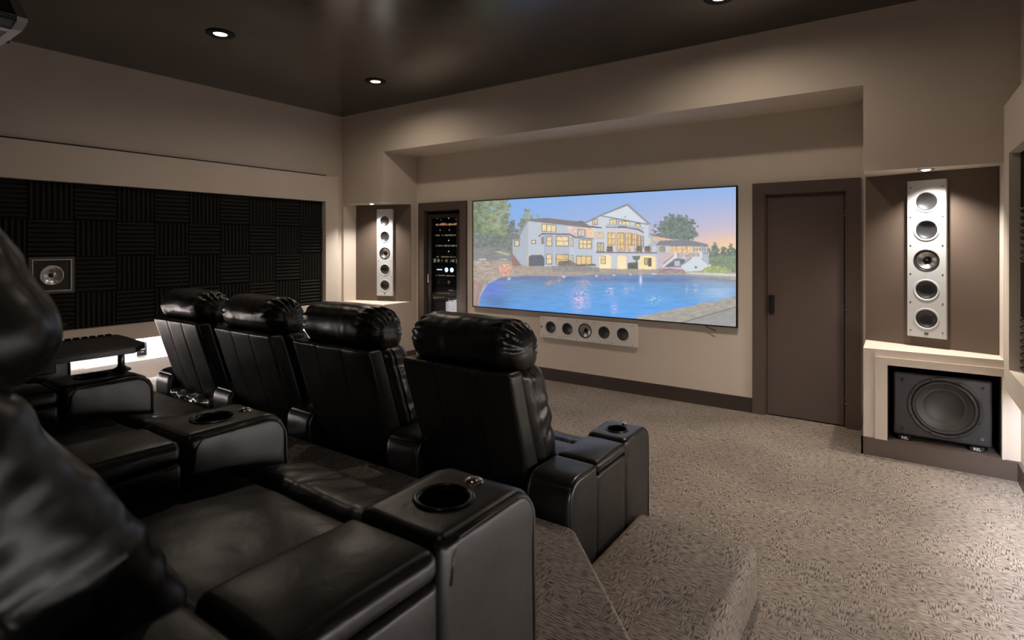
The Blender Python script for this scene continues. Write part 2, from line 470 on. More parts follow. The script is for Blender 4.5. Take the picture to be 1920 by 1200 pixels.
# wall boxes with recessed acoustic foam
def wall_box(side):
    bm = bmesh.new()
    xw, xf = (XL, XL+.10) if side == 'l' else (XR, XR-.10)
    x0, x1 = min(xw, xf), max(xw, xf)
    y0, y1, z0, z1 = -1.0, 4.79, .63, 2.46
    oy, oz0, oz1 = 4.595, .782, 2.128
    box(bm, x0, x1, y0, y1, oz1, z1); box(bm, x0, x1, y0, y1, z0, oz0); box(bm, x0, x1, oy, y1, oz0, oz1); box(bm, x0, x1, y0, -.12, oz0, oz1)
    return bm
struct('trim_6', wall_box('l'), 'wall_paint', 'long taupe box frame on the left wall around the foam')
struct('trim_7', wall_box('r'), 'wall_paint', 'long taupe box frame on the right wall around the foam')

b = bmesh.new(); box(b, XL, XL+.097, -1.0, 4.60, 2.46, 2.473)  # solid black strip put in as the shadow line above the box
struct('shadow_strip', b, 'black', 'thin black strip standing in for the shadow line on top of the left wall box')

def foam_tile_bm(vertical, sgn):
    """tile .333 square, ridges run along y (horizontal) or z (vertical); front faces +x*sgn"""
    bm = bmesh.new(); s = .333; n = 8; base, tip = .022, .046
    prof = [(0, 0)]
    for k in range(n):
        a = s*k/n; w_ = s/n
        prof += [(a+.004, base), (a+w_*.5-.005, tip), (a+w_*.5+.005, tip), (a+w_-.004, base)]
    prof += [(s, 0)]
    def P(u, h, t):
        return (sgn*h, u, t) if vertical else (sgn*h, t, u)
    A = [bm.verts.new(P(u, h, 0)) for u, h in prof]; B = [bm.verts.new(P(u, h, s)) for u, h in prof]
    for i in range(len(prof)):
        j = (i+1) % len(prof)
        bm.faces.new((A[i], A[j], B[j], B[i]))
    bm.faces.new(A[::-1]); bm.faces.new(B)
    bmesh.ops.recalc_face_normals(bm, faces=bm.faces[:])
    return bm
def foam_panel(side, label):
    sgn = 1 if side == 'l' else -1
    xw = XL+.004 if side == 'l' else XR-.004
    t = empty('acoustic_foam_panel', (xw, 2.24, .785), 0, label, 'acoustic panel', 'acoustic foam on the side walls')
    pb = bmesh.new(); box(pb, *(sorted((0, -sgn*.003))), -2.34, 2.35, 0, 1.342)
    obj('backing_sheet', pb, 'black', t)
    protos = {}
    for c in range(14):
        for r in range(4):
            y = 4.585-.335*(c+1); z = .335*r
            if abs(y-1.57) < .02 and r == 1 and side == 'l': continue
            vert = (c+r) % 2 == 1
            if vert not in protos:
                o = obj('foam_tile', foam_tile_bm(vert, sgn), 'foam', t); protos[vert] = o
            else:
                o = protos[vert].copy(); C.objects.link(o); o.parent = t
            o.location = (0, y-2.24, z)
    return t
foam_panel('l', 'checkerboard of black ribbed acoustic foam squares on left wall')
foam_panel('r', 'black ribbed acoustic foam at right edge beyond subwoofer column')

# LED strips under the boxes
for side, lab in (('l', 'white light strip under the left wall box'), ('r', 'white light strip under the right wall box')):
    x = XL+.035 if side == 'l' else XR-.035
    t = bmesh.new(); box(t, x-.005, x+.005, -.9, 4.70, .624, .63)
    o = obj('light_strip', t, 'led_strip'); tagp(o, lab, 'light strip', 'light strips under wall boxes')
    add_light('strip_glow', 'AREA', (x, 1.9, .620), (0, math.radians(45 if side == 'l' else -45), 0), LED_W*1.2, COOL, o, shape='RECTANGLE', size=.012, size_y=5.5)

# ------------------------------------------------------------------ doors
# casings
def casing(x0, x1, name, label):
    bm = bmesh.new(); o = .105; y0, y1 = YF-.03, YF-.001
    box(bm, x0-o, x0, y0, y1, 0, DZ+o); box(bm, x1, x1+o, y0, y1, 0, DZ+o); box(bm, x0, x1, y0, y1, DZ, DZ+o)
    # jamb lining
    box(bm, x0, x0+.012, y1, YF+.12, 0, DZ); box(bm, x1-.012, x1, y1, YF+.12, 0, DZ); box(bm, x0+.012, x1-.012, y1, YF+.12, DZ-.012, DZ)
    return struct(name, bm, 'brown_paint', label)
casing(DX0, DX1, 'trim_8', 'dark brown door casing right of the screen')
casing(RX0, RX1, 'trim_9', 'brown casing around the equipment rack')
b = bmesh.new(); box(b, DX0+.016, DX1-.02, YF+.012, YF+.052, .012, DZ-.016)
door = struct('door_1', b, 'dark_trim' if False else 'brown_paint', 'flush dark brown door right of the screen')
b = bmesh.new()
bbox(b, DX0+.04, DX0+.075, YF-.004, YF+.012, .94, 1.10, .003)
bbox(b, DX0+.03, DX0+.04, YF-.018, YF+.012, .94, 1.10, .002)
obj('door_handle', b, 'black', door, label='black flush pull')
for z in (1.83, 1.02, .22):
    b = bmesh.new()
    for dz in (-.016, .016):
        lathe(b, [(0, dz-.006), (.006, dz-.006), (.006, dz+.006), (0, dz+.006)], 12, Matrix.Translation((DX1-.008, YF-.004, z)))
    lathe(b, [(0, -.05), (.004, -.05), (.004, .05), (0, .05)], 10, Matrix.Translation((DX1-.008, YF+.003, z)))
    obj('door_hinge', b, 'hinge_pin', door, label='small bright hinge knuckles')

# equipment rack behind a framed glass door
b = bmesh.new()
x0, x1 = RX0+.002, RX1-.002
for q in ((x0, x0+.02, YF+.125, YF+.58, 0.01, DZ), (x1-.02, x1, YF+.125, YF+.58, .01, DZ), (x0, x1, YF+.57, YF+.595, .01, DZ),
          (x0, x1, YF+.125, YF+.58, DZ-.02, DZ), (x0, x1, YF+.125, YF+.58, .01, .03)): box(b, *q)
rack = empty('equipment_rack', (0, 0, 0), 0, 'tall black equipment rack recessed in wall left of screen', 'equipment rack')
obj('rack_case', b, 'black', rack)
rail = bmesh.new()
for xx in (x0+.045, x1-.045): box(rail, xx-.012, xx+.012, YF+.135, YF+.15, .03, DZ-.02)
obj('mounting_rail', rail, 'black_gloss', rack)
UX0, UX1 = x0+.06, x1-.06
UY = YF+.06
def zy(y, px=832):   # height in the rack plane from a measured row
    return 1.56-(y-459)*7.36/1044
def rack_unit(name, y_top, y_bot, label, feats, cat):
    z1, z0 = zy(y_top)-.004, zy(y_bot)+.004
    t = empty(name, ((UX0+UX1)/2, UY, z0), 0, label, cat)
    W = (UX1-UX0)/2; H = z1-z0
    bm = bmesh.new(); bbox(bm, -W+.01, W-.01, .012, .34, .0, H, .003, 1); obj('chassis', bm, 'black', t)
    bm = bmesh.new(); bbox(bm, -W, W, 0, .012, 0, H, .003, 1); obj('faceplate', bm, 'black_gloss', t)
    for f in feats:
        k = f[0]
        if k == 'dot':
            _, u, v, r, m, = f
            bm = bmesh.new(); lathe(bm, [(0, .003), (r*.8, .003), (r, 0), (r, -.004)], 14, Matrix.Translation((u*W, 0, v*H)) @ FRONT)
            obj('indicator_light', bm, m, t)
        elif k == 'bar':
            _, u0, u1, v, h, m = f
            bm = bmesh.new(); box(bm, u0*W, u1*W, -.002, .003, v*H-h/2, v*H+h/2); obj('display_bar', bm, m, t)
        elif k == 'row':
            _, u0, u1, v, h, m, n, seed = f; n = int(n*1.6)
            rr = random.Random(seed); bm = bmesh.new()
            box(bm, u0*W, u1*W, -.001, .003, v*H-h*.55, v*H+h*.55, 1)
            for i in range(n):
                if rr.random() < .28: continue
                a = u0+(u1-u0)*i/n; ww = (u1-u0)/n*rr.uniform(.35, .8)
                hh = h*rr.uniform(.3, 1)
                box(bm, a*W, (a+ww)*W, -.003, .003, v*H-hh/2, v*H+hh/2)
            obj('glow_row', bm, [m, 'black'], t)  # warm reflections and gold terminals are built as glowing rows
        elif k == 'meter':
            _, u, v, r = f
            bm = bmesh.new(); lathe(bm, [(0, .001), (r, .001), (r, -.004)], 24, Matrix.Translation((u*W, 0, v*H)) @ FRONT)
            mo = obj('power_meter', bm, 'meter_blue', t)
            bm = bmesh.new(); box(bm, u*W-.0015, u*W+.0015, -.003, -.0012, v*H-.006, v*H+r*.6)
            obj('needle', bm, 'black', mo)
        elif k == 'knob':
            _, u, v, r = f
            bm = bmesh.new(); lathe(bm, [(0, .018), (r*.85, .018), (r, .012), (r, 0)], 24, Matrix.Translation((u*W, 0, v*H)) @ FRONT)
            obj('volume_knob', bm, 'satin_metal', t)
    return t
rack_unit('network_switch', 404, 427, 'topmost rack unit with amber and red lights', [('dot', -.6, .8, .004, 'led_white'), ('dot', .2, .8, .006, 'led_white'), ('dot', -.35, .68, .005, 'led_amber'), ('dot', .7, .68, .006, 'led_amber'), ('row', -.75, .9, .26, .035, 'led_amber', 20, 1), ('bar', -.35, 0, .3, .03, 'led_red'), ('dot', .72, .3, .016, 'led_red')], 'network switch')
rack_unit('amplifier', 427, 446, 'thin rack amplifier second from top, dim gold band', [('dot', -.4, .8, .005, 'led_white'), ('dot', .25, .8, .005, 'led_white'), ('row', -.75, .9, .25, .025, 'led_gold', 22, 2)], 'amplifier')
rack_unit('amplifier', 446, 466, 'black rack amplifier third from top with one white dot', [('dot', .2, .78, .007, 'led_white'), ('row', -.75, .9, .25, .028, 'led_gold', 16, 3), ('dot', .2, .25, .012, 'led_gold')], 'amplifier')
rack_unit('amplifier', 466, 496, 'tall rack amplifier above blue meters with gold sockets', [('dot', .2, .83, .007, 'led_white'), ('row', -.75, .9, .47, .022, 'led_gold', 20, 4), ('row', -.85, .9, .22, .055, 'led_gold', 12, 5)], 'amplifier')
rack_unit('power_amplifier', 497, 521, 'power amplifier with two round glowing blue meters', [('bar', -.62, -.25, .62, .010, 'meter_blue'), ('meter', .05, .62, .030), ('meter', .42, .62, .030), ('row', -.7, .9, .14, .02, 'led_gold', 16, 6)], 'amplifier')
rack_unit('preamplifier', 521, 537, 'black preamplifier with one silver knob under blue meters', [('knob', .25, .45, .022), ('dot', -.5, .45, .006, 'outlet_mark')], 'preamplifier')
rack_unit('media_player', 537, 556, 'thin black media player with small lit display line', [('bar', .2, .5, .62, .008, 'led_gold'), ('row', -.6, .3, .25, .014, 'led_gold', 14, 7)], 'media player')
rack_unit('preamplifier', 556, 566, 'lowest black rack unit with dot and knob', [('knob', .25, .45, .016)], 'preamplifier')
b = bmesh.new(); bbox(b, UX0+.25, UX1, UY, UY+.30, zy(612), zy(566.5), .004, 1)  # bright patch in the glass, built as a self-glowing pale box
o = obj('pale_glow_box', b, 'pale_glow'); tagp(o, 'pale white box with added glow in lower right of equipment rack', 'box')
b = bmesh.new(); bbox(b, UX0, UX0+.235, UY, UY+.30, zy(612), zy(568), .004, 1)
o = obj('power_supply', b, 'black_gloss'); tagp(o, 'black box left of the pale box inside rack', 'power supply')
b = bmesh.new(); box(b, UX0-.02, UX1+.02, UY-.01, UY+.40, zy(612)-.02, zy(612)-.001)
obj('rack_shelf', b, 'black', rack)
# glass door
gd = empty('rack_door', (RX0+.015, YF+.01, 0), 0, 'black framed glass door in front of the equipment rack', 'rack door')
b = bmesh.new(); W = RX1-RX0-.03
for q in ((0, .085, .02, DZ-.05), (W-.07, W, .02, DZ-.05), (.085, W-.07, 1.915, DZ-.05), (.085, W-.07, .02, .12)):
    bbox(b, q[0], q[1], 0, .03, q[2], q[3], .002, 1)
obj('door_frame', b, 'door_black', gd)
b = bmesh.new(); box(b, .085, W-.07, .012, .016, .12, 1.915); obj('glass_pane', b, 'door_glass', gd)
b = bmesh.new(); bbox(b, .018, .05, -.010, 0, 1.05, 1.16, .006, 2); obj('door_handle', b, 'satin_metal', gd, label='small satin metal handle')

# ------------------------------------------------------------------ screen picture (painted on a fine grid, colours given off by the screen)
SX0, SX1, SZ0, SZ1 = -4.440, -1.262, .325+.0, 1.66
cosy, siny = math.cos(YAW), math.sin(YAW)
def px_of(x, y, z):
    d = -x*siny+y*cosy; r = x*cosy+y*siny
    return 960+1044*r/d, 459-1044*(z-1.56)/d
SY = YF-.035
def z_at(px, py):
    a = (px-960)/1044; d = SY/(cosy+a*siny); return 1.56-(py-459)*d/1044, d*(-siny+a*cosy)
zt, xl = z_at(887.5, 378); zb, _ = z_at(887.5, 573.5); zt2, xr = z_at(1380, 350.5); zb2, _ = z_at(1380, 612.5)
SX0, SX1, SZ0, SZ1 = xl, xr, (zb+zb2)/2, (zt+zt2)/2
def paint_screen(nx, nz):
    X, Z = np.meshgrid(np.linspace(SX0, SX1, nx), np.linspace(SZ0, SZ1, nz))
    d = -X*siny+SY*cosy; r = X*cosy+SY*siny
    U = (960+1044*r/d-870)*3.6226; V = (459-1044*(Z-1.56)/d-330)*3.6226     # sketch coordinates of the picture
    rng = np.random.RandomState(5)
    def vn(sx, sy, seed=0):
        g = np.random.RandomState(seed).rand(256, 256)
        a, c = U/sx, V/sy
        i, j = np.floor(a).astype(int), np.floor(c).astype(int); fu, fv = a-i, c-j
        fu = fu*fu*(3-2*fu); fv = fv*fv*(3-2*fv)
        G = lambda p, q: g[p % 256, q % 256]
        return (G(i, j)*(1-fu)+G(i+1, j)*fu)*(1-fv)+(G(i, j+1)*(1-fu)+G(i+1, j+1)*fu)*fv
    img = np.zeros((nz, nx, 3))
    def inside(poly):
        m = np.zeros(U.shape, bool); n = len(poly)
        for k in range(n):
            x1, y1 = poly[k]; x2, y2 = poly[(k+1) % n]
            c = ((y1 > V) != (y2 > V))
            with np.errstate(divide='ignore', invalid='ignore'):
                xi = (x2-x1)*(V-y1)/((y2-y1) if y2 != y1 else 1e-9)+x1
            m ^= c & (U < xi)
        return m
    def fill(poly, col, nzs=0.0, s=(8, 6), seed=1):
        m = inside(poly); c = np.array(col, float)
        if nzs: img[m] = c*(1+nzs*((vn(*s, seed)*.4+vn(s[0]*.45, s[1]*.45, seed+7)*.35+vn(s[0]*.2, s[1]*.2, seed+9)*.25)[m][:, None]*2-1)*1.3)
        else: img[m] = c
        return m
    def blend(mask, col, a=1.0):
        a = (a*mask)[..., None] if not np.isscalar(a) or mask.dtype != bool else (mask*a)[..., None]
        img[:] = img*(1-a)+np.array(col, float)*a
    # dusk sky
    t = np.clip((V-70)/430, 0, 1)[..., None]; s = np.clip((U-300)/1500, 0, 1)[..., None]
    top = np.array((120, 172, 236))*(1-s)+np.array((140, 178, 238))*s
    bot = np.array((150, 178, 232))*(1-s)+np.array((236, 196, 190))*s
    img[:] = top*(1-t)+bot*t
    g = np.exp(-((U-1830)/260)**2-((V-480)/75)**2); img[:] = img*(1-.75*g[..., None])+np.array((250, 208, 158))*.75*g[..., None]
    # trees on the left
    def tree(cx, top_y, bot_y, half, col, seed, rag=26):
        h = np.clip((V-top_y)/(bot_y-top_y), 0, 1)
        ww = half*(.10+.9*h**.7)*(.70+.6*vn(400, rag*.45, seed)) + (vn(rag*.5, rag*.4, seed+1)-.5)*half*.55
        m = (abs(U-cx) < ww) & (V > top_y) & (V < bot_y) & (vn(7, 6, seed+2) > .16)
        n = (vn(9, 7, seed+3)*.6+vn(26, 22, seed+4)*.6)
        img[m] = (np.array(col)*(.72+.46*n[..., None]))[m]
    tree(1440, 262, 440, 150, (120, 134, 128), 60, 40)
    e = ((U-1440)/135)**2+((V-365)/92)**2+(vn(24, 20, 66)-.5)*1.0+(vn(9, 8, 67)-.5)*.7
    m = e < 1; img[m] = (np.array((116, 130, 122))*(.78+.42*vn(9, 7, 68)[..., None]))[m]
    tree(100, -160, 520, 150, (136, 150, 116), 10); tree(240, -40, 520, 110, (140, 150, 120), 20); tree(60, 120, 520, 150, (122, 138, 112), 25)
    tree(425, 222, 420, 72, (140, 152, 130), 30); tree(500, 255, 330, 18, (142, 152, 150), 35, 14); tree(330, 300, 530, 60, (118, 128, 122), 38)
    for cx, ty, by, hw, sd in ((1700, 450, 600, 60, 40), (1760, 480, 610, 60, 43), (1812, 458, 560, 42, 46), (1845, 500, 610, 50, 50)):
        tree(cx, ty, by, hw, (112, 128, 118), sd)
    fill([(60, 400), (330, 400), (345, 520), (60, 520)], (120, 128, 124), .22, (16, 14), 70)
    fill([(1660, 548), (1850, 540), (1850, 680), (1660, 660)], (128, 142, 118), .22, (14, 9), 71)
    fill([(60, 484), (250, 488), (330, 520), (330, 590), (60, 600)], (140, 136, 134), .16, (30, 8), 72)
    fill([(190, 520), (240, 508), (320, 534), (300, 540), (200, 534)], (168, 184, 150), .15)
    fill([(60, 510), (200, 514), (320, 545), (320, 575), (60, 578)], (136, 138, 138), .12, (40, 7), 73)
    fill([(98, 560), (148, 560), (148, 571), (98, 571)], (205, 200, 190), .25, (8, 8), 3); fill([(246, 562), (296, 562), (296, 571), (246, 571)], (190, 188, 180), .25, (8, 8), 4)
    # terrace behind the pool
    fill([(60, 575), (300, 575), (380, 600), (1300, 625), (1850, 655), (1850, 700), (60, 700)], (172, 158, 146), .12, (30, 8), 74)
    fill([(315, 525), (385, 525), (385, 612), (330, 612)], (150, 120, 116), .1)
    WALL = (192, 200, 212); WALL2 = (178, 188, 202); ROOF = (128, 124, 126); EDGE = (92, 90, 98); LIT = (252, 228, 178); LIT2 = (250, 214, 156)
    def win(x0, y0, x1, y1, nxp=1, nyp=1, col=LIT, fr=EDGE, sk=0.0):
        k = lambda x: sk*(x-x0)
        fill([(x0-4, y0-4), (x1+4, y0-4+k(x1)), (x1+4, y1+4+k(x1)*.5), (x0-4, y1+4)], fr)
        for i in range(nxp):
            for j in range(nyp):
                a = x0+(x1-x0)*i/nxp; c = x0+(x1-x0)*(i+1)/nxp-(3 if i < nxp-1 else 0)
                e0 = y0+(y1-y0)*j/nyp; e1 = y0+(y1-y0)*(j+1)/nyp-(3 if j < nyp-1 else 0)
                m = inside([(a, e0+k(a)), (c, e0+k(c)), (c, e1+k(c)*.6), (a, e1+k(a)*.6)])
                n = vn(9, 11, 90+int(x0) % 50)
                img[m] = (np.array(col)*(.86+.16*n[..., None]))[m]
    # right wing
    fill([(1245, 392), (1400, 420), (1640, 470), (1662, 480), (1662, 600), (1300, 600), (1245, 540)], WALL2, .04)
    fill([(1290, 402), (1420, 425), (1420, 445), (1285, 440)], (226, 190, 160), .12)
    fill([(1330, 440), (1400, 436), (1520, 432), (1650, 462), (1665, 474), (1420, 478), (1300, 470)], (132, 134, 140), .08)
    fill([(1250, 390), (1290, 396), (1420, 424), (1440, 434), (1290, 408)], (120, 116, 120))
    fill([(1400, 480), (1550, 480), (1550, 545), (1400, 545)], (240, 200, 150), .22, (16, 20), 75)
    for x in (1440, 1476, 1512): fill([(x, 480), (x+5, 480), (x+5, 545), (x, 545)], (170, 140, 120))
    win(1568, 478, 1602, 520, 2, 2); win(1624, 480, 1652, 524, 2, 2, (205, 208, 205))
    fill([(1330, 478), (1366, 478), (1366, 516), (1330, 516)], (150, 150, 120), .3, (9, 9), 5)
    win(1232, 424, 1268, 456, 1, 1, (245, 222, 172), (200, 196, 190))
    # left block
    fill([(330, 428), (412, 432), (412, 604), (385, 600), (330, 525)], (176, 184, 194), .03)
    fill([(325, 402), (400, 398), (414, 430), (322, 432)], (128, 128, 130), .05)
    fill([(380, 400), (436, 304), (436, 612), (388, 602)], (176, 184, 196), .02)
    fill([(436, 304), (860, 348), (930, 360), (930, 620), (436, 612)], WALL, .02)
    fill([(700, 340), (880, 356), (880, 420), (700, 395)], (226, 198, 190), .10, (30, 18), 76)
    fill([(838, 356), (885, 360), (885, 420), (838, 412)], (244, 206, 160), .1)
    fill([(425, 298), (560, 284), (745, 306), (870, 345), (860, 354), (436, 306)], ROOF, .07, (12, 5), 77)
    fill([(425, 298), (436, 306), (384, 398), (370, 398)], (150, 150, 158))
    fill([(724, 308), (800, 304), (860, 330), (870, 345)], (120, 120, 124), .05)
    fill([(505, 408), (530, 388), (720, 392), (760, 414), (925, 428), (925, 432), (750, 420), (716, 400), (535, 396), (508, 414)], EDGE)
    fill([(520, 400), (545, 396), (720, 400), (742, 416), (742, 610), (545, 604), (545, 470), (520, 468)], (182, 188, 204), .02)
    fill([(545, 396), (552, 396), (552, 604), (545, 604)], (164, 172, 188)); fill([(612, 396), (618, 396), (618, 604), (612, 604)], (196, 202, 214)); fill([(718, 400), (742, 416), (742, 610), (718, 606)], (200, 204, 216))
    win(532, 328, 622, 374, 3, 1, sk=.09); win(346, 440, 372, 474); win(462, 440, 484, 458)
    win(562, 412, 594, 472, 1, 2); win(628, 412, 708, 474, 1, 2); win(730, 424, 738, 476); win(784, 434, 864, 490, 3, 2, sk=.03)
    win(562, 534, 594, 596, 1, 2); win(628, 536, 708, 598, 1, 2, (240, 205, 145)); win(730, 540, 738, 596); win(766, 546, 862, 600, 3, 1, LIT2)
    win(530, 420, 538, 456, 1, 1, (190, 160, 140)); win(776, 366, 820, 408, 2, 1, (225, 215, 200))
    fill([(440, 548), (458, 536), (530, 536), (546, 556), (546, 612), (440, 612)], (100, 106, 116), .06)
    fill([(425, 530), (438, 525), (440, 610), (430, 610)], (200, 190, 170))
    # central tower
    fill([(816, 318), (928, 268), (1110, 200), (1255, 322), (1255, 520), (880, 520), (880, 350)], (206, 212, 222), .02)
    fill([(936, 272), (1108, 204), (1240, 318), (1200, 320)], (214, 222, 230), .02)
    fill([(812, 318), (930, 262), (1112, 186), (1120, 192), (1108, 202), (930, 272), (820, 326)], (138, 138, 148))
    fill([(1100, 196), (1116, 188), (1270, 328), (1252, 330)], (148, 150, 162))
    fill([(924, 266), (1060, 290), (1252, 326), (1250, 332), (1060, 298), (924, 272)], (120, 118, 130))
    fill([(860, 338), (935, 348), (935, 356), (870, 350)], EDGE)
    fill([(1082, 276), (1102, 272), (1096, 284)], (150, 156, 170))
    win(876, 298, 904, 330, 2, 1, sk=-.15); win(994, 298, 1034, 336, 2, 1); win(1052, 308, 1122, 342, 3, 1); win(1166, 324, 1194, 350, 2, 1)
    fill([(970, 322), (1100, 330), (1215, 350), (1222, 366), (1100, 342), (970, 340)], (176, 186, 202), .12, (6, 30), 78)
    fill([(962, 344), (1100, 346), (1190, 360), (1224, 382), (1222, 390), (1180, 368), (1100, 354), (962, 350)], (108, 108, 122))
    fill([(968, 352), (1100, 356), (1185, 370), (1222, 392), (1222, 520), (968, 520)], (214, 206, 208), .04)
    for x0_, x1_, y0_ in ((980, 1026, 388), (1042, 1084, 388), (1098, 1134, 390), (1144, 1172, 396), (1182, 1196, 404)):
        win(x0_, y0_, x1_, 508, 2, 3, (250, 214, 150), (140, 120, 110))
    win(1204, 410, 1218, 508, 1, 3, (200, 196, 196), (130, 120, 120))
    win(892, 384, 948, 424, 1, 1, (236, 216, 180), (190, 180, 176)); win(908, 456, 946, 512, 2, 1, (215, 200, 170))
    fill([(962, 490), (1310, 490), (1310, 518), (962, 518)], (206, 180, 160), .28, (14, 12), 79)
    for x in (1010, 1130, 1280, 1372): fill([(x, 474), (x+24, 474), (x+24, 522), (x, 522)], (206, 206, 216))
    for x in (990, 1190, 1245): fill([(x-20, 478), (x+18, 474), (x+22, 514), (x-20, 514)], (112, 110, 104), .3, (8, 8), 80)
    fill([(895, 514), (1310, 518), (1310, 526), (895, 522)], (120, 118, 128))
    # arcade under the terrace
    fill([(880, 522), (1310, 526), (1312, 632), (880, 628)], (202, 204, 216), .03)
    def arch(x0, x1, yt, yb, col=(255, 234, 184)):
        fill([(x0, yb), (x0, yt+14), (x0+(x1-x0)*.15, yt+4), ((x0+x1)/2, yt), (x1-(x1-x0)*.15, yt+4), (x1, yt+14), (x1, yb)], col, .05, (30, 20), 81)
    arch(920, 1000, 534, 628); arch(1042, 1102, 538, 632); arch(1186, 1302, 540, 634, (252, 230, 176)); win(932, 546, 958, 594, 1, 2)
    win(1228, 560, 1244, 600, 1, 1, (225, 200, 140)); win(1254, 560, 1270, 610, 1, 1, (120, 110, 90))
    fill([(1112, 590), (1180, 584), (1182, 632), (1112, 630)], (96, 102, 96), .3, (9, 9), 82)
    fill([(1142, 545), (1196, 542), (1194, 566), (1170, 574), (1150, 566)], (110, 124, 112), .2); fill([(1166, 566), (1176, 566), (1176, 600), (1166, 600)], (110, 112, 100))
    # stairs right
    fill([(1312, 520), (1400, 530), (1440, 520), (1430, 580), (1360, 620), (1312, 630)], (204, 186, 192), .04)
    fill([(1344, 606), (1434, 534), (1440, 546), (1356, 618)], (226, 226, 232)); fill([(1350, 596), (1420, 536), (1424, 546), (1352, 606)], (170, 150, 140), .15)
    fill([(1360, 618), (1440, 560), (1500, 566), (1500, 620)], (104, 116, 134), .05)
    fill([(1428, 578), (1466, 574), (1468, 612), (1430, 612)], (190, 192, 198))
    fill([(1470, 606), (1560, 548), (1600, 548), (1680, 606), (1688, 640), (1500, 650)], (212, 222, 228), .02)
    fill([(1474, 602), (1556, 540), (1560, 552), (1480, 610)], (170, 150, 146), .15); fill([(1596, 540), (1664, 600), (1668, 612), (1600, 552)], (170, 150, 150), .15)
    for x in (1430, 1484, 1546, 1602): fill([(x, 514), (x+16, 514), (x+16, 560), (x, 560)], (222, 226, 234))
    fill([(1445, 520), (1600, 520), (1600, 548), (1445, 552)], (200, 176, 170), .25, (8, 16), 83)
    fill([(1562, 612), (1588, 616), (1574, 630)], (104, 108, 118))
    m = ((U-1710)/95)**2+((V-644)/34)**2+(vn(10, 8, 84)-.5)*.9 < 1; img[m] = (np.array((166, 178, 122))*(.8+.35*vn(7, 6, 85)[..., None]))[m]
    fill([(1540, 654), (1850, 664), (1850, 684), (1500, 664)], (206, 208, 208), .05)
    # spa wall, furniture and rocks
    fill([(596, 612), (760, 606), (920, 622), (920, 652), (600, 650)], (150, 144, 142), .16, (9, 8), 86)
    fill([(640, 580), (720, 572), (770, 600), (890, 596), (900, 612), (640, 610)], (128, 120, 110), .3, (9, 9), 87)
    fill([(1316, 632), (1400, 626), (1500, 640), (1500, 662), (1310, 660)], (156, 140, 142), .25, (14, 9), 88)
    fill([(60, 585), (150, 580), (235, 592), (300, 600), (335, 640), (320, 670), (250, 688), (160, 730), (118, 790), (96, 890), (60, 890)], (176, 160, 148), .20, (26, 14), 89)
    fill([(236, 600), (300, 596), (336, 640), (300, 672), (244, 684)], (214, 164, 146), .22, (12, 14), 91)
    fill([(66, 700), (130, 740), (108, 800), (96, 890), (60, 890)], (164, 136, 132), .15, (16, 16), 92)
    # pool
    pool = [(250, 690), (420, 676), (700, 680), (940, 668), (1280, 668), (1500, 676), (1850, 704), (1850, 1060), (96, 895), (110, 820), (160, 735)]
    m = inside(pool)
    k = np.clip((V-680)/240, 0, 1)[..., None]; q = np.clip((U-200)/1400, 0, 1)[..., None]
    base = (np.array((112, 138, 172))*(1-k)+np.array((88, 156, 232))*k)
    mid = np.exp(-((U-1100)/520)**2-((V-820)/130)**2)[..., None]
    base = base*(1-.55*mid)+np.array((96, 172, 246))*.55*mid
    dark = np.exp(-((U-210)/95)**2-((V-860)/60)**2)[..., None]; base = base*(1-.5*dark)+np.array((72, 98, 150))*.5*dark
    vio = np.exp(-((U-190)/90)**2-((V-760)/60)**2)[..., None]; base = base*(1-.6*vio)+np.array((96, 110, 226))*.6*vio
    edge = np.exp(-((V-694-(U-250)*.012)/15)**2)[..., None]; base = base*(1-.45*edge)+np.array((104, 100, 150))*.45*edge
    far = (np.clip((U-1480)/120, 0, 1)*np.clip(1-abs(V-705-(U-1480)*.06)/32, 0, 1))[..., None]; base = base*(1-.8*far)+np.array((150, 160, 172))*.8*far
    sheen = np.exp(-((U-1730)/150)**2-((V-790)/60)**2)[..., None]; base = base*(1-.6*sheen)+np.array((196, 216, 236))*.6*sheen
    base = base*(.95+.09*vn(60, 9, 93)[..., None])
    img[m] = base[m]
    def glint(cx, cy, hx, hy, col, a, seed):
        gg = np.exp(-((U-cx)/hx)**2-((V-cy)/hy)**2)*np.clip(vn(13, 6, seed)*2.4-.7, 0, 1)*a*m
        img[:] = img*(1-gg[..., None])+np.array(col)*gg[..., None]
    for a in ((790, 830, 60, 70, (236, 190, 226), 1.0, 101), (800, 880, 40, 40, (220, 196, 236), .8, 102), (820, 730, 50, 30, (226, 180, 170), .7, 103), (580, 720, 26, 26, (230, 160, 120), .8, 104), (648, 716, 28, 26, (230, 160, 120), .8, 105),
              (994, 780, 26, 34, (226, 200, 240), 1, 106), (1020, 900, 22, 50, (210, 196, 236), .7, 107), (1100, 770, 20, 40, (216, 186, 226), .7, 108), (1150, 765, 12, 24, (216, 186, 226), .7, 109), (1296, 840, 50, 30, (180, 226, 250), .7, 110),
              (1512, 764, 10, 26, (216, 206, 240), .9, 111), (1576, 760, 12, 34, (216, 212, 246), .9, 112), (960, 694, 34, 10, (226, 130, 130), .9, 113)): glint(*a)
    for cx, cy, hx, hy in ((306, 698, 10, 8), (678, 685, 10, 7), (900, 679, 9, 6), (1018, 674, 8, 5), (1132, 670, 7, 5), (1200, 706, 9, 34), (1290, 666, 16, 4)):
        gg = np.exp(-((U-cx)/hx)**2-((V-cy)/hy)**2); img[:] = img*(1-gg[..., None])+np.array((232, 226, 255))*gg[..., None]
    # stone deck in the near corner
    fill([(1130, 972), (1220, 944), (1300, 936), (1340, 918), (1400, 914), (1440, 900), (1560, 880), (1620, 856), (1700, 856), (1760, 832), (1850, 816), (1850, 1060)], (162, 158, 150), .13, (40, 9), 120)
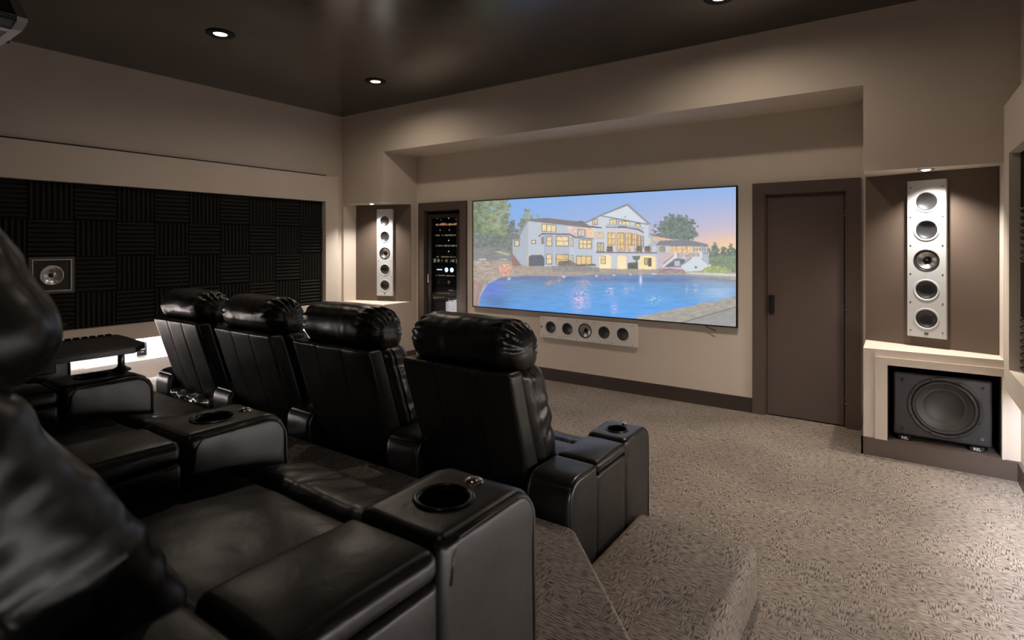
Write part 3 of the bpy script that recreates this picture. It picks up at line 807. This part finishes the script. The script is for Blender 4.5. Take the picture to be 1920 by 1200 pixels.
    fill([(1470, 994), (1850, 886), (1850, 892), (1482, 998)], (112, 108, 104)); fill([(1482, 998), (1850, 892), (1850, 1060)], (150, 150, 150), .10, (26, 7), 121)
    # projected black level lifts the shadows
    img[:] = img*.92+17
    return np.clip(img, 0, 255)
NXS, NZS = 620, 262
im = paint_screen(NXS*2-1, NZS*2-1)
im = (im/255.0); im = np.where(im <= .04045, im/12.92, ((im+.055)/1.055)**2.4)
P = np.pad(im, ((1, 1), (1, 1), (0, 0)), 'edge')
sm = sum(P[i:i+im.shape[0], j:j+im.shape[1]]*w_ for i, j, w_ in ((0, 0, .0625), (0, 1, .125), (0, 2, .0625), (1, 0, .125), (1, 1, .25), (1, 2, .125), (2, 0, .0625), (2, 1, .125), (2, 2, .0625)))
im = sm[::2, ::2]
scr = empty('projection_screen', (0, 0, 0), 0, 'wide projection screen showing a lit mansion behind a blue pool', 'projection screen')
me = bpy.data.meshes.new('screen_picture')
xs = np.linspace(SX0, SX1, NXS); zs = np.linspace(SZ0, SZ1, NZS)
XX, ZZ = np.meshgrid(xs, zs)
co = np.stack([XX, np.full_like(XX, SY), ZZ], -1).reshape(-1, 3)
ii, jj = np.meshgrid(np.arange(NXS-1), np.arange(NZS-1)); k0 = (jj*NXS+ii).reshape(-1)
fc = np.stack([k0, k0+1, k0+NXS+1, k0+NXS], -1)
me.vertices.add(len(co)); me.vertices.foreach_set('co', co.ravel())
me.loops.add(fc.size); me.loops.foreach_set('vertex_index', fc.ravel().astype(np.int32))
me.polygons.add(len(fc)); me.polygons.foreach_set('loop_start', np.arange(0, fc.size, 4, dtype=np.int32))
me.update(calc_edges=True)
ca = me.color_attributes.new('picture', 'FLOAT_COLOR', 'POINT')
ca.data.foreach_set('color', np.concatenate([im.reshape(-1, 3), np.ones((len(co), 1))], 1).astype(np.float32).ravel())
m = bpy.data.materials.new('screen_image'); m.use_nodes = True
N = m.node_tree.nodes; L = m.node_tree.links
at = N.new('ShaderNodeAttribute'); at.attribute_name = 'picture'
pb = N['Principled BSDF']; pb.inputs['Base Color'].default_value = (.03, .03, .03, 1); pb.inputs['Roughness'].default_value = .8
L.new(at.outputs['Color'], pb.inputs['Emission Color']); pb.inputs['Emission Strength'].default_value = 1.0
MATS['screen_image'] = m; me.materials.append(m)
so = bpy.data.objects.new('screen_picture', me); C.objects.link(so); so.parent = scr
b = bmesh.new()
fw = .012
for q in ((SX0-fw, SX0, SZ0-fw, SZ1+fw), (SX1, SX1+fw, SZ0-fw, SZ1+fw), (SX0, SX1, SZ1, SZ1+fw), (SX0, SX1, SZ0-fw, SZ0)): box(b, q[0], q[1], SY-.006, YF-.002, q[2], q[3])
box(b, SX0, SX1, SY+.004, YF-.002, SZ0, SZ1)
obj('screen_frame', b, 'black', scr)
# cable end hanging under the screen
zc, xc = z_at(1322, 612)
b = bmesh.new(); tube(b, [(xc, SY+.01, SZ0-.01), (xc+.015, SY+.005, SZ0-.025), (xc+.06, SY, SZ0-.04), (xc+.10, SY-.004, SZ0-.052)], .004, 8)
o = obj('cable', b, 'black', None, True); tagp(o, 'short black cable end under right end of screen', 'cable')

# ------------------------------------------------------------------ in-wall speakers
def add_drivers(t, centres, cone_r, rot, matf):
    pass
def make_speaker(name, label, loc, rz, horizontal, plate, group=None):
    """baffle 1.184 long x .245 wide, .04 thick, front at local y=-.04; length along z (or x when horizontal)"""
    t = empty(name, loc, rz, label, 'speaker', group)
    L_, W_, T = 1.184, .245, .036
    R = Matrix.Rotation(PI/2, 4, 'Y') if horizontal else Matrix.Identity(4)
    def A(bm): bmesh.ops.transform(bm, matrix=R, verts=bm.verts[:]); return bm
    bm = bmesh.new(); bbox(bm, -W_/2, W_/2, -T, 0, -L_/2, L_/2, .004, 2)
    po = obj('baffle', A(bm), plate, t)
    pos = [-.452, -.236, -.012, .215, .43]
    rc = .069
    cuts = []
    for k, p in enumerate(pos):
        Mx = R @ Matrix.Translation((0, 0, p)) @ FRONT
        r = rc+.011 if k == 2 else rc
        cuts.append(cyl_bm(r, T-.030, T+.02, Mx, 48))
    cut(po, cuts)
    for k, p in enumerate(pos):
        Mx = R @ Matrix.Translation((0, 0, p)) @ FRONT
        if k != 2:
            bm = bmesh.new()
            lathe(bm, [(rc+.014, T), (rc+.012, T+.003), (rc+.004, T+.003), (rc-.002, T-.003), (rc-.001, T-.012)], 48, Mx)
            d = obj('driver', bm, plate, t)
            bm = bmesh.new(); lathe(bm, [(rc-.0015, T-.008), (rc-.005, T-.004), (rc-.010, T-.009), (rc*.6, T-.017), (rc*.3, T-.022), (0, T-.0235)], 40, Mx)
            obj('cone', bm, 'cone_dark', d)
        else:
            r = rc+.011
            bm = bmesh.new(); lathe(bm, [(r+.003, T-.001), (r+.001, T+.002), (r-.007, T+.001), (r-.010, T-.009), (r-.010, T-.020)], 48, Mx)
            d = obj('coaxial_driver', bm, 'cone_dark', t)
            bm = bmesh.new(); lathe(bm, [(r-.009, T-.006), (r-.014, T-.003), (r-.020, T-.007), (r*.5, T-.018), (.022, T-.024), (.020, T-.026), (0, T-.026)], 40, Mx)
            obj('cone', bm, 'satin_metal', d)
            bm = bmesh.new()
            for q in range(9):
                a = 2*PI*q/9
                tt = bmesh.new(); box(tt, .006, .022, -.0012, .0012, T-.025, T-.014)
                merge(bm, tt, 0, Mx @ Matrix.Rotation(a, 4, 'Z'))
            lathe(bm, [(0, T-.012), (.006, T-.013), (.009, T-.020), (.009, T-.025)], 20, Mx)
            lathe(bm, [(.024, T-.024), (.0245, T-.018), (.022, T-.018), (.021, T-.025)], 24, Mx)
            obj('waveguide', bm, 'black_gloss', d)
    for zz in (-.545, -.33, -.115, .10, .315, .54):
        for sx in (-1, 1):
            bm = bmesh.new(); Mx = R @ Matrix.Translation((sx*.100, 0, zz)) @ FRONT
            lathe(bm, [(0, T+.0022), (.0045, T+.0022), (.006, T+.0008), (.006, T-.001)], 14, Mx)
            box_ = bmesh.new(); box(box_, -.0035, .0035, -.0007, .0007, T+.0021, T+.0028); merge(bm, box_, 1, Mx)
            obj('screw', bm, ['screw', 'black'], t)
    bm = bmesh.new(); bbox(bm, -.013, .013, -T-.002, -T+.001, -.572 if not horizontal else -.585, -.552 if not horizontal else -.565, .001, 1)
    badge = obj('badge', A(bm), 'badge', t)
    bm = bmesh.new()
    zc = -.562 if not horizontal else -.575
    for a, c in ((-.008, -.005), (-.003, .002), (.004, .008)):
        box(bm, a, c, -T-.0028, -T-.0019, zc-.005, zc+.005)
    obj('emblem', A(bm), 'screw', badge)
    return t
# centre speaker below the screen
make_speaker('in_wall_speaker', 'horizontal white five-driver speaker in wall beneath the screen', (-2.828, YF-.0005, .612), 0, True, 'baffle_grey', 'long five-driver speakers')
angR = math.atan2(dR.y, dR.x)
pR = Vector((.182, 0, 0)); tpar = (pR.x-aR.x)/dR.x; pR = aR+dR*tpar+nR*.0125
make_speaker('in_wall_speaker', 'tall pale five-driver speaker spotlit above the subwoofer', (pR.x, pR.y, 1.455), angR, False, 'baffle', 'long five-driver speakers')
angL = math.atan2(dL.y, dL.x)
tpar = (-5.79-aL.x)/dL.x; pL = aL+dL*tpar+nL*.0125
make_speaker('in_wall_speaker', 'tall pale five-driver speaker spotlit left of the rack', (pL.x, pL.y, 1.455), angL, False, 'baffle', 'long five-driver speakers')

# niche lamps
def niche_lamp(x, y, label):
    t = empty('niche_downlight', (x, y, NH), 0, label, 'downlight', 'lamps in the speaker niches')
    bm = bmesh.new(); lathe(bm, [(.030, 0), (.052, 0), (.050, -.006), (.032, -.008), (.030, 0)], 32); obj('trim_ring', bm, 'satin_metal', t, True)
    bm = bmesh.new(); lathe(bm, [(0, -.016), (.018, -.014), (.030, -.006)], 24); obj('lens', bm, 'lamp_glass', t)
    add_light('lamp_light', 'SPOT', (0, 0, -.022), (math.radians(0), 0, 0), NICHE_W, (1.0, .92, .84), t, spot_size=math.radians(120), spot_blend=.9, shadow_soft_size=.03)
niche_lamp(.16, 5.03, 'round lit lamp in ceiling of right speaker niche')
niche_lamp(-5.76, 5.02, 'round lit lamp in ceiling of left speaker niche')

# side wall speaker among the foam squares
t = empty('surround_speaker', (XL+.0075, 1.738, .785+.335*1.5+.0), 0, 'square framed surround speaker set in left wall foam', 'speaker')
t.rotation_euler = (0, 0, PI/2)     # local -y faces +x
def ring_frame(bm, h, w_, y0, y1):
    box(bm, -h, h, y0, y1, h-w_, h); box(bm, -h, h, y0, y1, -h, -h+w_); box(bm, -h, -h+w_, y0, y1, -h+w_, h-w_); box(bm, h-w_, h, y0, y1, -h+w_, h-w_)
b = bmesh.new(); ring_frame(b, .164, .020, -.055, 0); obj('outer_frame', b, 'niche_paint', t)
b = bmesh.new(); ring_frame(b, .143, .009, -.058, 0); obj('inner_frame', b, 'baffle', t, label='pale inner frame')
b = bmesh.new(); box(b, -.134, .134, -.040, 0, -.134, .134); pl = obj('baffle', b, 'rubber', t)
cut(pl, [cyl_bm(.080, .014, .06, FRONT)])
b = bmesh.new(); lathe(b, [(.088, .040), (.086, .046), (.078, .045), (.072, .038), (.045, .026), (.018, .020), (0, .020)], 48, FRONT); sp = obj('cone', b, 'satin_metal', t)
b = bmesh.new(); lathe(b, [(.020, .020), (.019, .026), (.008, .034), (0, .038)], 24, FRONT)
for q in range(9):
    tt = bmesh.new(); box(tt, .006, .022, -.0012, .0012, .021, .030); merge(b, tt, 0, FRONT @ Matrix.Rotation(2*PI*q/9, 4, 'Z'))
obj('waveguide', b, 'black_gloss', sp)
for sx in (-1, 1):
    for sz in (-1, 1):
        b = bmesh.new(); lathe(b, [(0, .0425), (.005, .0425), (.006, .040)], 12, Matrix.Translation((sx*.112, 0, sz*.112)) @ FRONT); obj('screw', b, 'screw', t)

# power outlet under the left box
b = bmesh.new(); bbox(b, 0, .008, -.045, .045, 0, .14, .003, 2)
zo = .405+.03
t = empty('wall_outlet', (XL+.001, 2.475, .445), 0, 'dark power outlet on lit left wall under foam', 'power outlet')
obj('cover_plate', b, 'outlet_black', t)
for zo in (.012, .072):
    b = bmesh.new(); y = 0
    bbox(b, .008, .012, y-.024, y+.024, zo, zo+.054, .002, 1); s_ = obj('socket', b, 'black_gloss', t)
    b = bmesh.new()
    for zz in (zo+.027,): box(b, .0121, .0128, y-.010, y-.006, zz-.006, zz+.006); box(b, .0121, .0128, y+.006, y+.010, zz-.006, zz+.006)
    obj('contact', b, 'outlet_mark', s_)

# ------------------------------------------------------------------ subwoofer
def make_sub():
    X0, X1, Z0, Z1, Y0, Y1 = -.034, .522, .170, .628, 4.975, 5.36
    t = empty('subwoofer', ((X0+X1)/2, (Y0+Y1)/2, .135), 0, 'black subwoofer in the cabinet below the right speaker', 'subwoofer')
    ox, oy, oz = t.location
    W, D, H = X1-X0, Y1-Y0, Z1-Z0
    bm = rbox(0, 0, Z0-oz+H/2, W, D, H, .018, (4, 4, 4), 4); cab = obj('cabinet', bm, 'sub_black', t, True)
    cz = Z0-oz+H/2+.008; cxx = .018
    Mx = Matrix.Translation((cxx, -D/2, cz)) @ FRONT
    cut(cab, [cyl_bm(.196, -.10, .02, Mx, 64)])
    for p in cab.data.polygons: p.use_smooth = True
    cab.data.set_sharp_from_angle(angle=math.radians(30))
    bm = bmesh.new(); lathe(bm, [(.214, 0), (.214, .004), (.211, .006), (.194, .006), (.190, .001), (.190, -.02)], 72, Mx)
    d = obj('driver', bm, 'rubber', t)
    bm = bmesh.new(); lathe(bm, [(.191, -.003), (.187, .006), (.180, .011), (.172, .010), (.165, .003), (.162, -.006)], 72, Mx); obj('surround', bm, 'rubber', d)
    bm = bmesh.new(); lathe(bm, [(.163, -.004), (.140, -.018), (.118, -.031), (.1165, -.0305), (.115, -.033), (.085, -.044), (.05, -.052), (0, -.055)], 72, Mx); obj('cone', bm, 'cone_weave', d)
    for k in range(8):
        a = 2*PI*(k+.5)/8
        bm = bmesh.new(); lathe(bm, [(0, .0085), (.004, .0085), (.005, .006)], 10, Mx @ Matrix.Translation((.203*math.cos(a), .203*math.sin(a), 0))); obj('screw', bm, 'black_gloss', d)
    for sx, sz in ((-1, 1), (1, 1), (-1, -1)):
        bm = bmesh.new(); Mp = Matrix.Translation((sx*(W/2-.052), -D/2, Z0-oz+H/2+sz*(H/2-.052))) @ FRONT
        lathe(bm, [(.009, .0005), (.009, .003), (.005, .0035), (.004, .0008), (0, .0008)], 16, Mp); obj('grille_socket', bm, 'black_gloss', t)
    # power symbol
    bm = bmesh.new(); Mp = Matrix.Translation((W/2-.052, -D/2-.001, Z0-oz+.055)) @ FRONT
    pts = [Mp @ Vector((.0075*math.cos(a), .0075*math.sin(a), 0)) for a in [PI/2+.6+(2*PI-1.2)*k/16 for k in range(17)]]
    tube(bm, pts, .0012, 5); tube(bm, [Mp @ Vector((0, .002, 0)), Mp @ Vector((0, .010, 0))], .0012, 5)
    obj('power_symbol', bm, 'outlet_mark', t, label='small pale power symbol')
    for sx in (-1, 1):
        x = sx*(W/2-.075)
        bm = bmesh.new(); bbox(bm, x-.045, x+.035, -D/2-.004, D/2-.01, 0, .034, .003, 1)
        fo = obj('foot', bm, 'black_gloss', t)
        text_mesh('lettering', 'REL', .027, 'white_print', fo, Matrix.Translation((x-.005, -D/2-.0048, .0165)) @ FRONT)
make_sub()

# ------------------------------------------------------------------ ceiling downlights and projector
dl = [(-4.62, 2.41, 'recessed ceiling downlight nearest the left wall, lit'), (-4.60, 4.06, 'recessed ceiling downlight above the left end of screen'),
      (-1.04, 4.07, 'recessed ceiling downlight cut by the top frame edge'), (-1.04, 2.41, 'recessed ceiling downlight over the right front recliner'),
      (-4.62, .75, 'recessed ceiling downlight over the rear row, left side'), (-1.04, .55, 'recessed ceiling downlight over the nearest recliner')]
for x, y, lab in dl:
    t = empty('ceiling_downlight', (x, y, ZC), 0, lab, 'downlight', 'recessed ceiling downlights')
    b = bmesh.new(); lathe(b, [(.050, -.003), (.060, -.010), (.105, -.010), (.112, -.004), (.112, 0)], 40); obj('trim_ring', b, 'black', t, True)
    b = bmesh.new(); lathe(b, [(0, -.004), (.052, -.004)], 32); obj('lens', b, 'lamp_glass', t)
    wgt = {4.06: 1.4, 4.07: 1.5}.get(y, .02 if x > -2 else .06)
    if x < -2: wgt *= .85
    if y < 1: wgt = .02
    spill = .02 if x > -2 else .09
    if y > 4: spill = .20
    if y < 1: spill = .01
    add_light('lamp_light', 'SPOT', (0, 0, -.016), (0, 0, 0), DOWN_W*wgt, WARM, t, spot_size=math.radians(100), spot_blend=1.0, shadow_soft_size=.045)
    add_light('lamp_spill', 'SPOT', (0, 0, -.016), (0, 0, 0), DOWN_W*spill, WARM, t, spot_size=math.radians(172), spot_blend=.6, shadow_soft_size=.045)

t = empty('projector', (-2.90, .42, 2.35), 0, 'ceiling-mounted dark projector with silver edge, upper left corner', 'projector')
b = bmesh.new()
cs = [(-.30, .015), (-.24, 0), (.24, 0), (.30, .015), (.305, .03), (.16, .16), (.10, .18), (-.10, .18), (-.16, .16), (-.305, .03)]
A_ = [b.verts.new((x, -.30, z)) for x, z in cs]; B_ = [b.verts.new((x, .22, z)) for x, z in cs]
for i in range(len(cs)): b.faces.new((A_[i], A_[(i+1) % len(cs)], B_[(i+1) % len(cs)], B_[i]))
b.faces.new(A_[::-1]); b.faces.new(B_); bmesh.ops.recalc_face_normals(b, faces=b.faces[:])
bmesh.ops.bevel(b, geom=b.edges[:], offset=.006, segments=2, affect='EDGES')
obj('body', b, 'projector_body', t)
b = bmesh.new()
o_ = [(x*1.02, z*1.02-.003) for x, z in cs]; i_ = [(x*.90, z*.84+.012) for x, z in cs]
rows = [[b.verts.new((x, y, z)) for x, z in pr] for pr, y in ((o_, .205), (o_, .235), (i_, .240), (i_, .205))]
for r0, r1 in zip(rows, rows[1:]+rows[:1]):
    for i in range(len(cs)): b.faces.new((r0[i], r0[(i+1) % len(cs)], r1[(i+1) % len(cs)], r1[i]))
bmesh.ops.recalc_face_normals(b, faces=b.faces[:])
obj('front_bezel', b, 'projector_trim', t, label='silver grey bezel')
b = bmesh.new(); box(b, .20, .235, -.28, .205, -.004, .004); box(b, -.235, -.20, -.28, .205, -.004, .004); obj('bottom_rail', b, 'projector_trim', t)
b = bmesh.new(); lathe(b, [(.075, 0), (.075, .03), (.06, .035), (.055, .01), (0, .022)], 40, Matrix.Translation((0, .225, .085)) @ FRONT @ Matrix.Rotation(PI, 4, 'X')); obj('lens', b, 'black_gloss', t)
b = bmesh.new(); bbox(b, -.10, .26, -.2, .10, .17, .26, .006); lathe(b, [(.03, .25), (.03, ZC-2.35), (0, ZC-2.35)], 20); lathe(b, [(0, ZC-2.375), (.09, ZC-2.375), (.09, ZC-2.351), (0, ZC-2.351)], 24); obj('ceiling_mount', b, 'black', t)

# ------------------------------------------------------------------ recliners
AW, SWD, AL, AH = .220, .640, .867, .615
AG = .214
def nz3(p, s, seed=0): return noise.noise(Vector((p.x*s+seed*7.1, p.y*s+seed*3.3, p.z*s-seed)))
def smoothstep(a, b_, x):
    t_ = max(0, min(1, (x-a)/(b_-a))); return t_*t_*(3-2*t_)
def arm_round(p, y0, y1, zt, R, front=True):
    """round the top front or top rear edge of an arm block in the y-z plane"""
    a = (p.y-(y1-R))/R if front else ((y0+R)-p.y)/R
    c = (p.z-(zt-R))/R
    if a > 0 and c > 0:
        m_ = max(a, c); h_ = math.hypot(a, c)
        a2, c2 = a*m_/h_, c*m_/h_
        p = Vector((p.x, (y1-R+a2*R) if front else (y0+R-a2*R), zt-R+c2*R))
    return p
def make_arm(parent, xc, full=True, seed=0):
    """armrest centred on local x = xc"""
    bm = bmesh.new()
    def wr(amp):
        def f(p, l, n): 
            q = p+n*(nz3(p, 9, seed)*amp+nz3(p, 30, seed+3)*amp*.25)
            return q
        return f
    def f_rear(p, l, n):
        q = arm_round(p, .0, .255, .60, .085, False); return q+n*(nz3(q, 9, seed)*.0025)
    def f_mid(p, l, n): return p+n*(nz3(p, 9, seed)*.002)
    def f_front(p, l, n):
        q = arm_round(p, .56, AL, AH, .075, True)
        puck = smoothstep(.0, .04, q.z-.50)*math.sin(q.y*150+nz3(q, 12, seed)*3)*.0012*(1 if abs(l.x) > .97 else 0)*smoothstep(.80, .86, q.y)
        # dished top
        if n.z > .5: q.z -= .003*max(0, 1-abs(l.x))**.5
        return q+n*(nz3(q, 8, seed+5)*.0022+puck)
    merge(bm, rbox(0, .1275, .305, AG, .252, .59, .022, (6, 8, 14), 4, f_rear), None)
    merge(bm, rbox(0, .4075, .28, AG-.004, .303, .54, .016, (6, 8, 12), 3, f_mid), None)
    merge(bm, rbox(0, .7135, .3125, AG, .305, .605, .024, (12, 14, 16), 4, f_front), None)
    a = obj('armrest', bm, 'leather', parent, True); a.location = (xc, 0, 0)
    if full:
        cut(a, [cyl_bm(.049, AH-.085, AH+.03, Matrix.Translation((0, .692, 0)), 48)])
        for p in a.data.polygons: p.use_smooth = True
        a.data.set_sharp_from_angle(angle=math.radians(50))
    # padded lid
    def f_pad(p, l, n):
        q = p.copy(); 
        if l.z > 0: q.z += .010*(1-l.x**2)*(1-l.y**2)**.6
        return q+n*nz3(q, 10, seed+8)*.002
    bm = rbox(0, .4075, .577, AG, .300, .052, .020, (10, 12, 2), 4, f_pad)
    obj('arm_pad', bm, 'leather', a, True)
    # piping along outer seams
    for sx in (-1, 1):
        bm = bmesh.new()
        x = sx*(AG/2-.004)
        pts = [(x+sx*.003, .583, .53), (x+sx*.003, .59, .575), (x, .61, AH-.012), (x, .70, AH-.010), (x, AL-.082, AH-.010)]
        for k in range(7):
            t_ = PI/2*k/6; pts.append((x, AL-.083+.073*math.sin(t_), AH-.083+.073*math.cos(t_)))
        pts += [(x, AL-.009, .40), (x, AL-.009, .03)]
        tube(bm, pts, .0042, 7)
        obj('piping', bm, 'leather', a, True); bm = bmesh.new()
        pts = [(x, .012, .03), (x, .010, .50)]+[(x, .010+.078*(1-math.cos(PI/2*k/5)), .512+.078*math.sin(PI/2*k/5)) for k in range(6)]+[(x, .245, .590)]
        tube(bm, pts, .0035, 7)
        obj('piping', bm, 'leather', a, True)
    bm = bmesh.new()
    lathe(bm, [(.048, AH-.084), (.047, AH-.010), (.050, AH+.001), (.056, AH+.003), (.060, AH+.001), (.062, AH-.003)], 48, Matrix.Translation((0, .692, 0)))
    lathe(bm, [(0, AH-.082), (.048, AH-.082)], 48, Matrix.Translation((0, .692, 0)))
    obj('cup_holder', bm, 'black_gloss', a, True)
    bm = bmesh.new()
    lathe(bm, [(.023, AH-.010), (.022, AH-.004), (.018, AH+.003), (.010, AH+.0065), (0, AH+.0075)], 28, Matrix.Translation((0, .786, -.001)))
    obj('control_button', bm, 'chrome', a, True, label='domed chrome button')
    return a
def make_recliner(loc, label, seed, recline=0.0, left_arm=False, wrap=False, xs=1.0, lumbar=0.0, head=(0, 0), group='black leather recliners in two rows'):
    """origin on the floor at rear of the seat, seat centred on x=0, faces +y"""
    t = empty('recliner', loc, 0, label, 'recliner', group); t.scale = (xs, 1, 1)
    hw = SWD/2
    # base
    bm = rbox(0, .44, .17, SWD-.02, .66, .26, .02, (4, 6, 3), 3); obj('seat_base', bm, 'leather', t, True)
    # seat cushion
    def f_seat(p, l, n):
        q = p.copy()
        if l.z > 0: q.z += .022*(1-l.x**2)*(1-l.y**4)
        q += n*(nz3(q, 5, seed)*.006+nz3(q, 16, seed+1)*.0025)
        return q
    bm = rbox(0, .475, .40, SWD-.006, .45, .17, .035, (22, 18, 4), 5, f_seat); obj('seat_cushion', bm, 'leather', t, True)
    # front bolster (closed footrest) with two cross seams
    def f_bol(p, l, n):
        q = p.copy()
        if l.z > 0: q.z -= .035*smoothstep(.72, .95, q.y)
        g_ = math.exp(-((abs(q.x)-.115)/.006)**2)*.006
        q += n*(nz3(q, 6, seed+2)*.007+nz3(Vector((q.x*2.2, q.y*.6, q.z)), 14, seed+3)*.004-g_)
        return q
    bm = rbox(0, .825, .30, SWD-.008, .24, .37, .055, (40, 10, 12), 6, f_bol); obj('footrest', bm, 'leather', t, True)
    # back parts are built upright-in-profile then tilted by `recline` about the hip
    hip = Vector((0, .30, .50)); Rm = Matrix.Translation(hip) @ Matrix.Rotation(recline, 4, 'X') @ Matrix.Translation(-hip)
    # rear shell: follows the line (-.08, 1.02) -> (.15, .30)
    def ysh(z): return -.08+(1.02-z)*.315
    def f_shell(p, l, n):
        q = p.copy(); q.y += ysh(q.z)-lumbar*3
        g_ = (math.exp(-((abs(q.x)-.105)/.005)**2))*.007 if n.y < -.3 else 0
        bulge = .010*(1-l.x**2)*(1-l.z**2) if n.y < -.3 else 0
        q += n*(nz3(q, 6, seed+4)*.004+bulge-g_)
        q.x *= 1-.02*(1-l.z)
        return q
    bm = rbox(0, .025, .665, SWD-.004, .10, .73, .022, (64, 2, 24), 4, f_shell); bmesh.ops.transform(bm, matrix=Rm, verts=bm.verts[:])
    obj('back_shell', bm, 'leather', t, True)
    # lumbar cushion
    def f_cush(p, l, n):
        q = p.copy(); q.y += ysh(q.z)
        k = 1-l.z**2
        q.y += (.03*k*(1-.6*l.x**2)-lumbar)*smoothstep(-.7, .7, l.y)
        q.y -= (lumbar*3+.014)*(1-l.y)/2
        pl_ = math.sin(q.z*90+nz3(q, 7, seed+6)*9)*.0014*smoothstep(.55, .95, abs(l.x))*smoothstep(-.8, 0, l.y)
        fold = nz3(Vector((q.x*.8, q.y*.8, q.z*2.2)), 7, seed+7)*.008*max(0, n.y+.6)
        fold += -abs(nz3(Vector((q.x*.7+q.z*.5, q.y, q.z*1.6)), 11, seed+17))*.008*max(0, n.y+.4)
        q += n*(fold+pl_+nz3(q, 22, seed)*.002-.007*math.exp(-((l.y+.30)/.06)**2)*smoothstep(.9, 1, abs(l.x)))
        return q
    bm = rbox(0, .175, .76, SWD-.012, .19, .56, .07, (36, 16, 40), 7, f_cush); bmesh.ops.transform(bm, matrix=Rm, verts=bm.verts[:])
    bc = obj('back_cushion', bm, 'leather', t, True)
    # head cushion: big roll with gathered ends
    def f_head(p, l, n):
        q = p.copy(); q.y += (1.02-min(q.z, 1.1))*.25-(q.z-1.1)*.10
        q.z += .016*(1-l.x**2) if l.z > 0 else 0
        ang = math.atan2(q.z-1.10, q.y-.06)
        e_ = smoothstep(.52, .80, abs(l.x))*(1-smoothstep(.93, 1.0, abs(l.x))*.6)
        top = smoothstep(-.5, .3, math.sin(ang)+.25*math.cos(ang))
        pl_ = (abs(math.sin(ang*9+nz3(q, 6, seed+9)*2.5+l.x*2))-.5)*.016*e_*top
        fold = nz3(Vector((q.x*1.2, q.y*.9, q.z*.9)), 6, seed+11)*.007-abs(nz3(Vector((q.x*2, q.y, q.z)), 10, seed+12))*.004*(.4+e_)
        q += n*(pl_+fold+nz3(q, 25, seed)*.0015)
        if lumbar: q = p+Vector((0, (1.02-min(p.z, 1.1))*.25-(p.z-1.1)*.10, 0))+n*(fold*.5+pl_*.12+.012*(1-abs(l.x)**4))
        # end seam groove
        g_ = math.exp(-((abs(l.x)-.86)/.012)**2)*.006
        q -= n*g_
        return q
    bm = rbox(0, .065, 1.10, SWD-.006, .27, .25, .115 if not lumbar else .10, (46, 5, 5), 9, f_head); bmesh.ops.transform(bm, matrix=Matrix.Translation((0, head[0], head[1])) @ Rm, verts=bm.verts[:])
    obj('head_cushion', bm, 'leather', t, True)
    # piping of the rear shell
    for sx in (-1, 1):
        bm = bmesh.new()
        pts = [Rm @ Vector((sx*(hw-.012)*(1-.02*(1-(z-.665)/.365)), ysh(z)-.016-lumbar*3, z)) for z in [.32+.68*k/12 for k in range(13)]]
        tube(bm, pts, .0035, 6)
        obj('piping', bm, 'leather', t, True)
    if wrap:
        def f_w(p, l, n): return p+n*(nz3(p, 11, 3)*.03+nz3(p, 30, 4)*.012)
        bm = rbox(.0, .045, .34, SWD-.06, .10, .26, .02, (30, 4, 14), 3, f_w)
        obj('mechanism_cover', bm, 'plastic_wrap', t, True, label='crumpled shiny plastic over the reclining mechanism')
    a = make_arm(t, hw+AW/2, True, seed+20); a.name = 'armrest'
    if left_arm:
        c = copy_tree(a, t); c.location = (-hw-AW/2, 0, 0)
    return t
PITCH = .86
FY, FX = 1.966, -1.08-AW-SWD/2
front_labels = ['black leather front-row recliner at right end beside carpeted step', 'black leather front-row recliner second from the right',
                'black leather front-row recliner second from the left', 'black leather front-row recliner farthest left, shiny plastic behind base']
for i in range(4):
    make_recliner((FX-PITCH*i, FY, 0), front_labels[i], 3+i*5, 0.0, left_arm=(i == 3), wrap=(i == 3), group='front row recliners')
XS = .90/.86
BY, BX = .148, -.635-(AW+SWD/2)*XS
rear_labels = ['nearest black leather recliner, blurred headrest at left frame edge', 'rear-row black leather recliner between nearest seat and tray tables',
               'farthest rear-row black leather recliner, between the two tray tables']
for i in range(3):
    make_recliner((BX-.90*i, BY, .44), rear_labels[i], 40+i*7, math.radians(14 if i == 0 else 6), left_arm=(i == 2), xs=XS, lumbar=.03 if i == 0 else 0.0, head=(.055, .02) if i == 0 else (0, 0), group='rear row recliners')

# ------------------------------------------------------------------ swivel tray tables
def tray(loc, rz, label, size=(.38, .50)):
    t = empty('swivel_tray_table', loc, rz, label, 'tray table', 'swivel tray tables on armrests')
    bm = bmesh.new(); lathe(bm, [(0, 0), (.034, 0), (.032, .006), (.020, .012), (.016, .016), (0, .016)], 32); obj('swivel_base', bm, 'tray_black', t, True)
    bm = bmesh.new(); lathe(bm, [(0, .015), (.012, .015), (.012, .078), (0, .078)], 20); obj('post', bm, 'satin_metal', t, True, label='chrome post')
    sx, sy = size
    bm = bmesh.new()
    c_ = .06
    poly = [(-.30, -.40), (.105, -.40), (.105, .010), (.015, .08), (-.205, .096), (-.30, .096)]
    prism(bm, poly, .078, .104)
    bmesh.ops.bevel(bm, geom=bm.edges[:], offset=.004, segments=2, affect='EDGES')
    top = obj('tray_top', bm, 'tray_black', t)
    bm = bmesh.new()
    for k in range(16):
        y = -.39+k*.029
        box(bm, -.292, -.280, y, y+.020, .103, .111)
    obj('raised_lip', bm, 'tray_black', top)
    bm = bmesh.new(); bbox(bm, -.05, .05, -.36, -.22, .035, .078, .006, 2); obj('bracket', bm, 'tray_black', t)
    return t
ax3 = BX-.90*2+(SWD/2+AW/2)*XS; ax4 = ax3-.90
tray((ax3, .935, .44+AH+.004), 0, 'black tray table on chrome post, nearer one, left middle')
tray((ax4, .945, .44+AH+.004), math.radians(-3), 'farther black tray table on chrome post, mostly hidden by headrest')
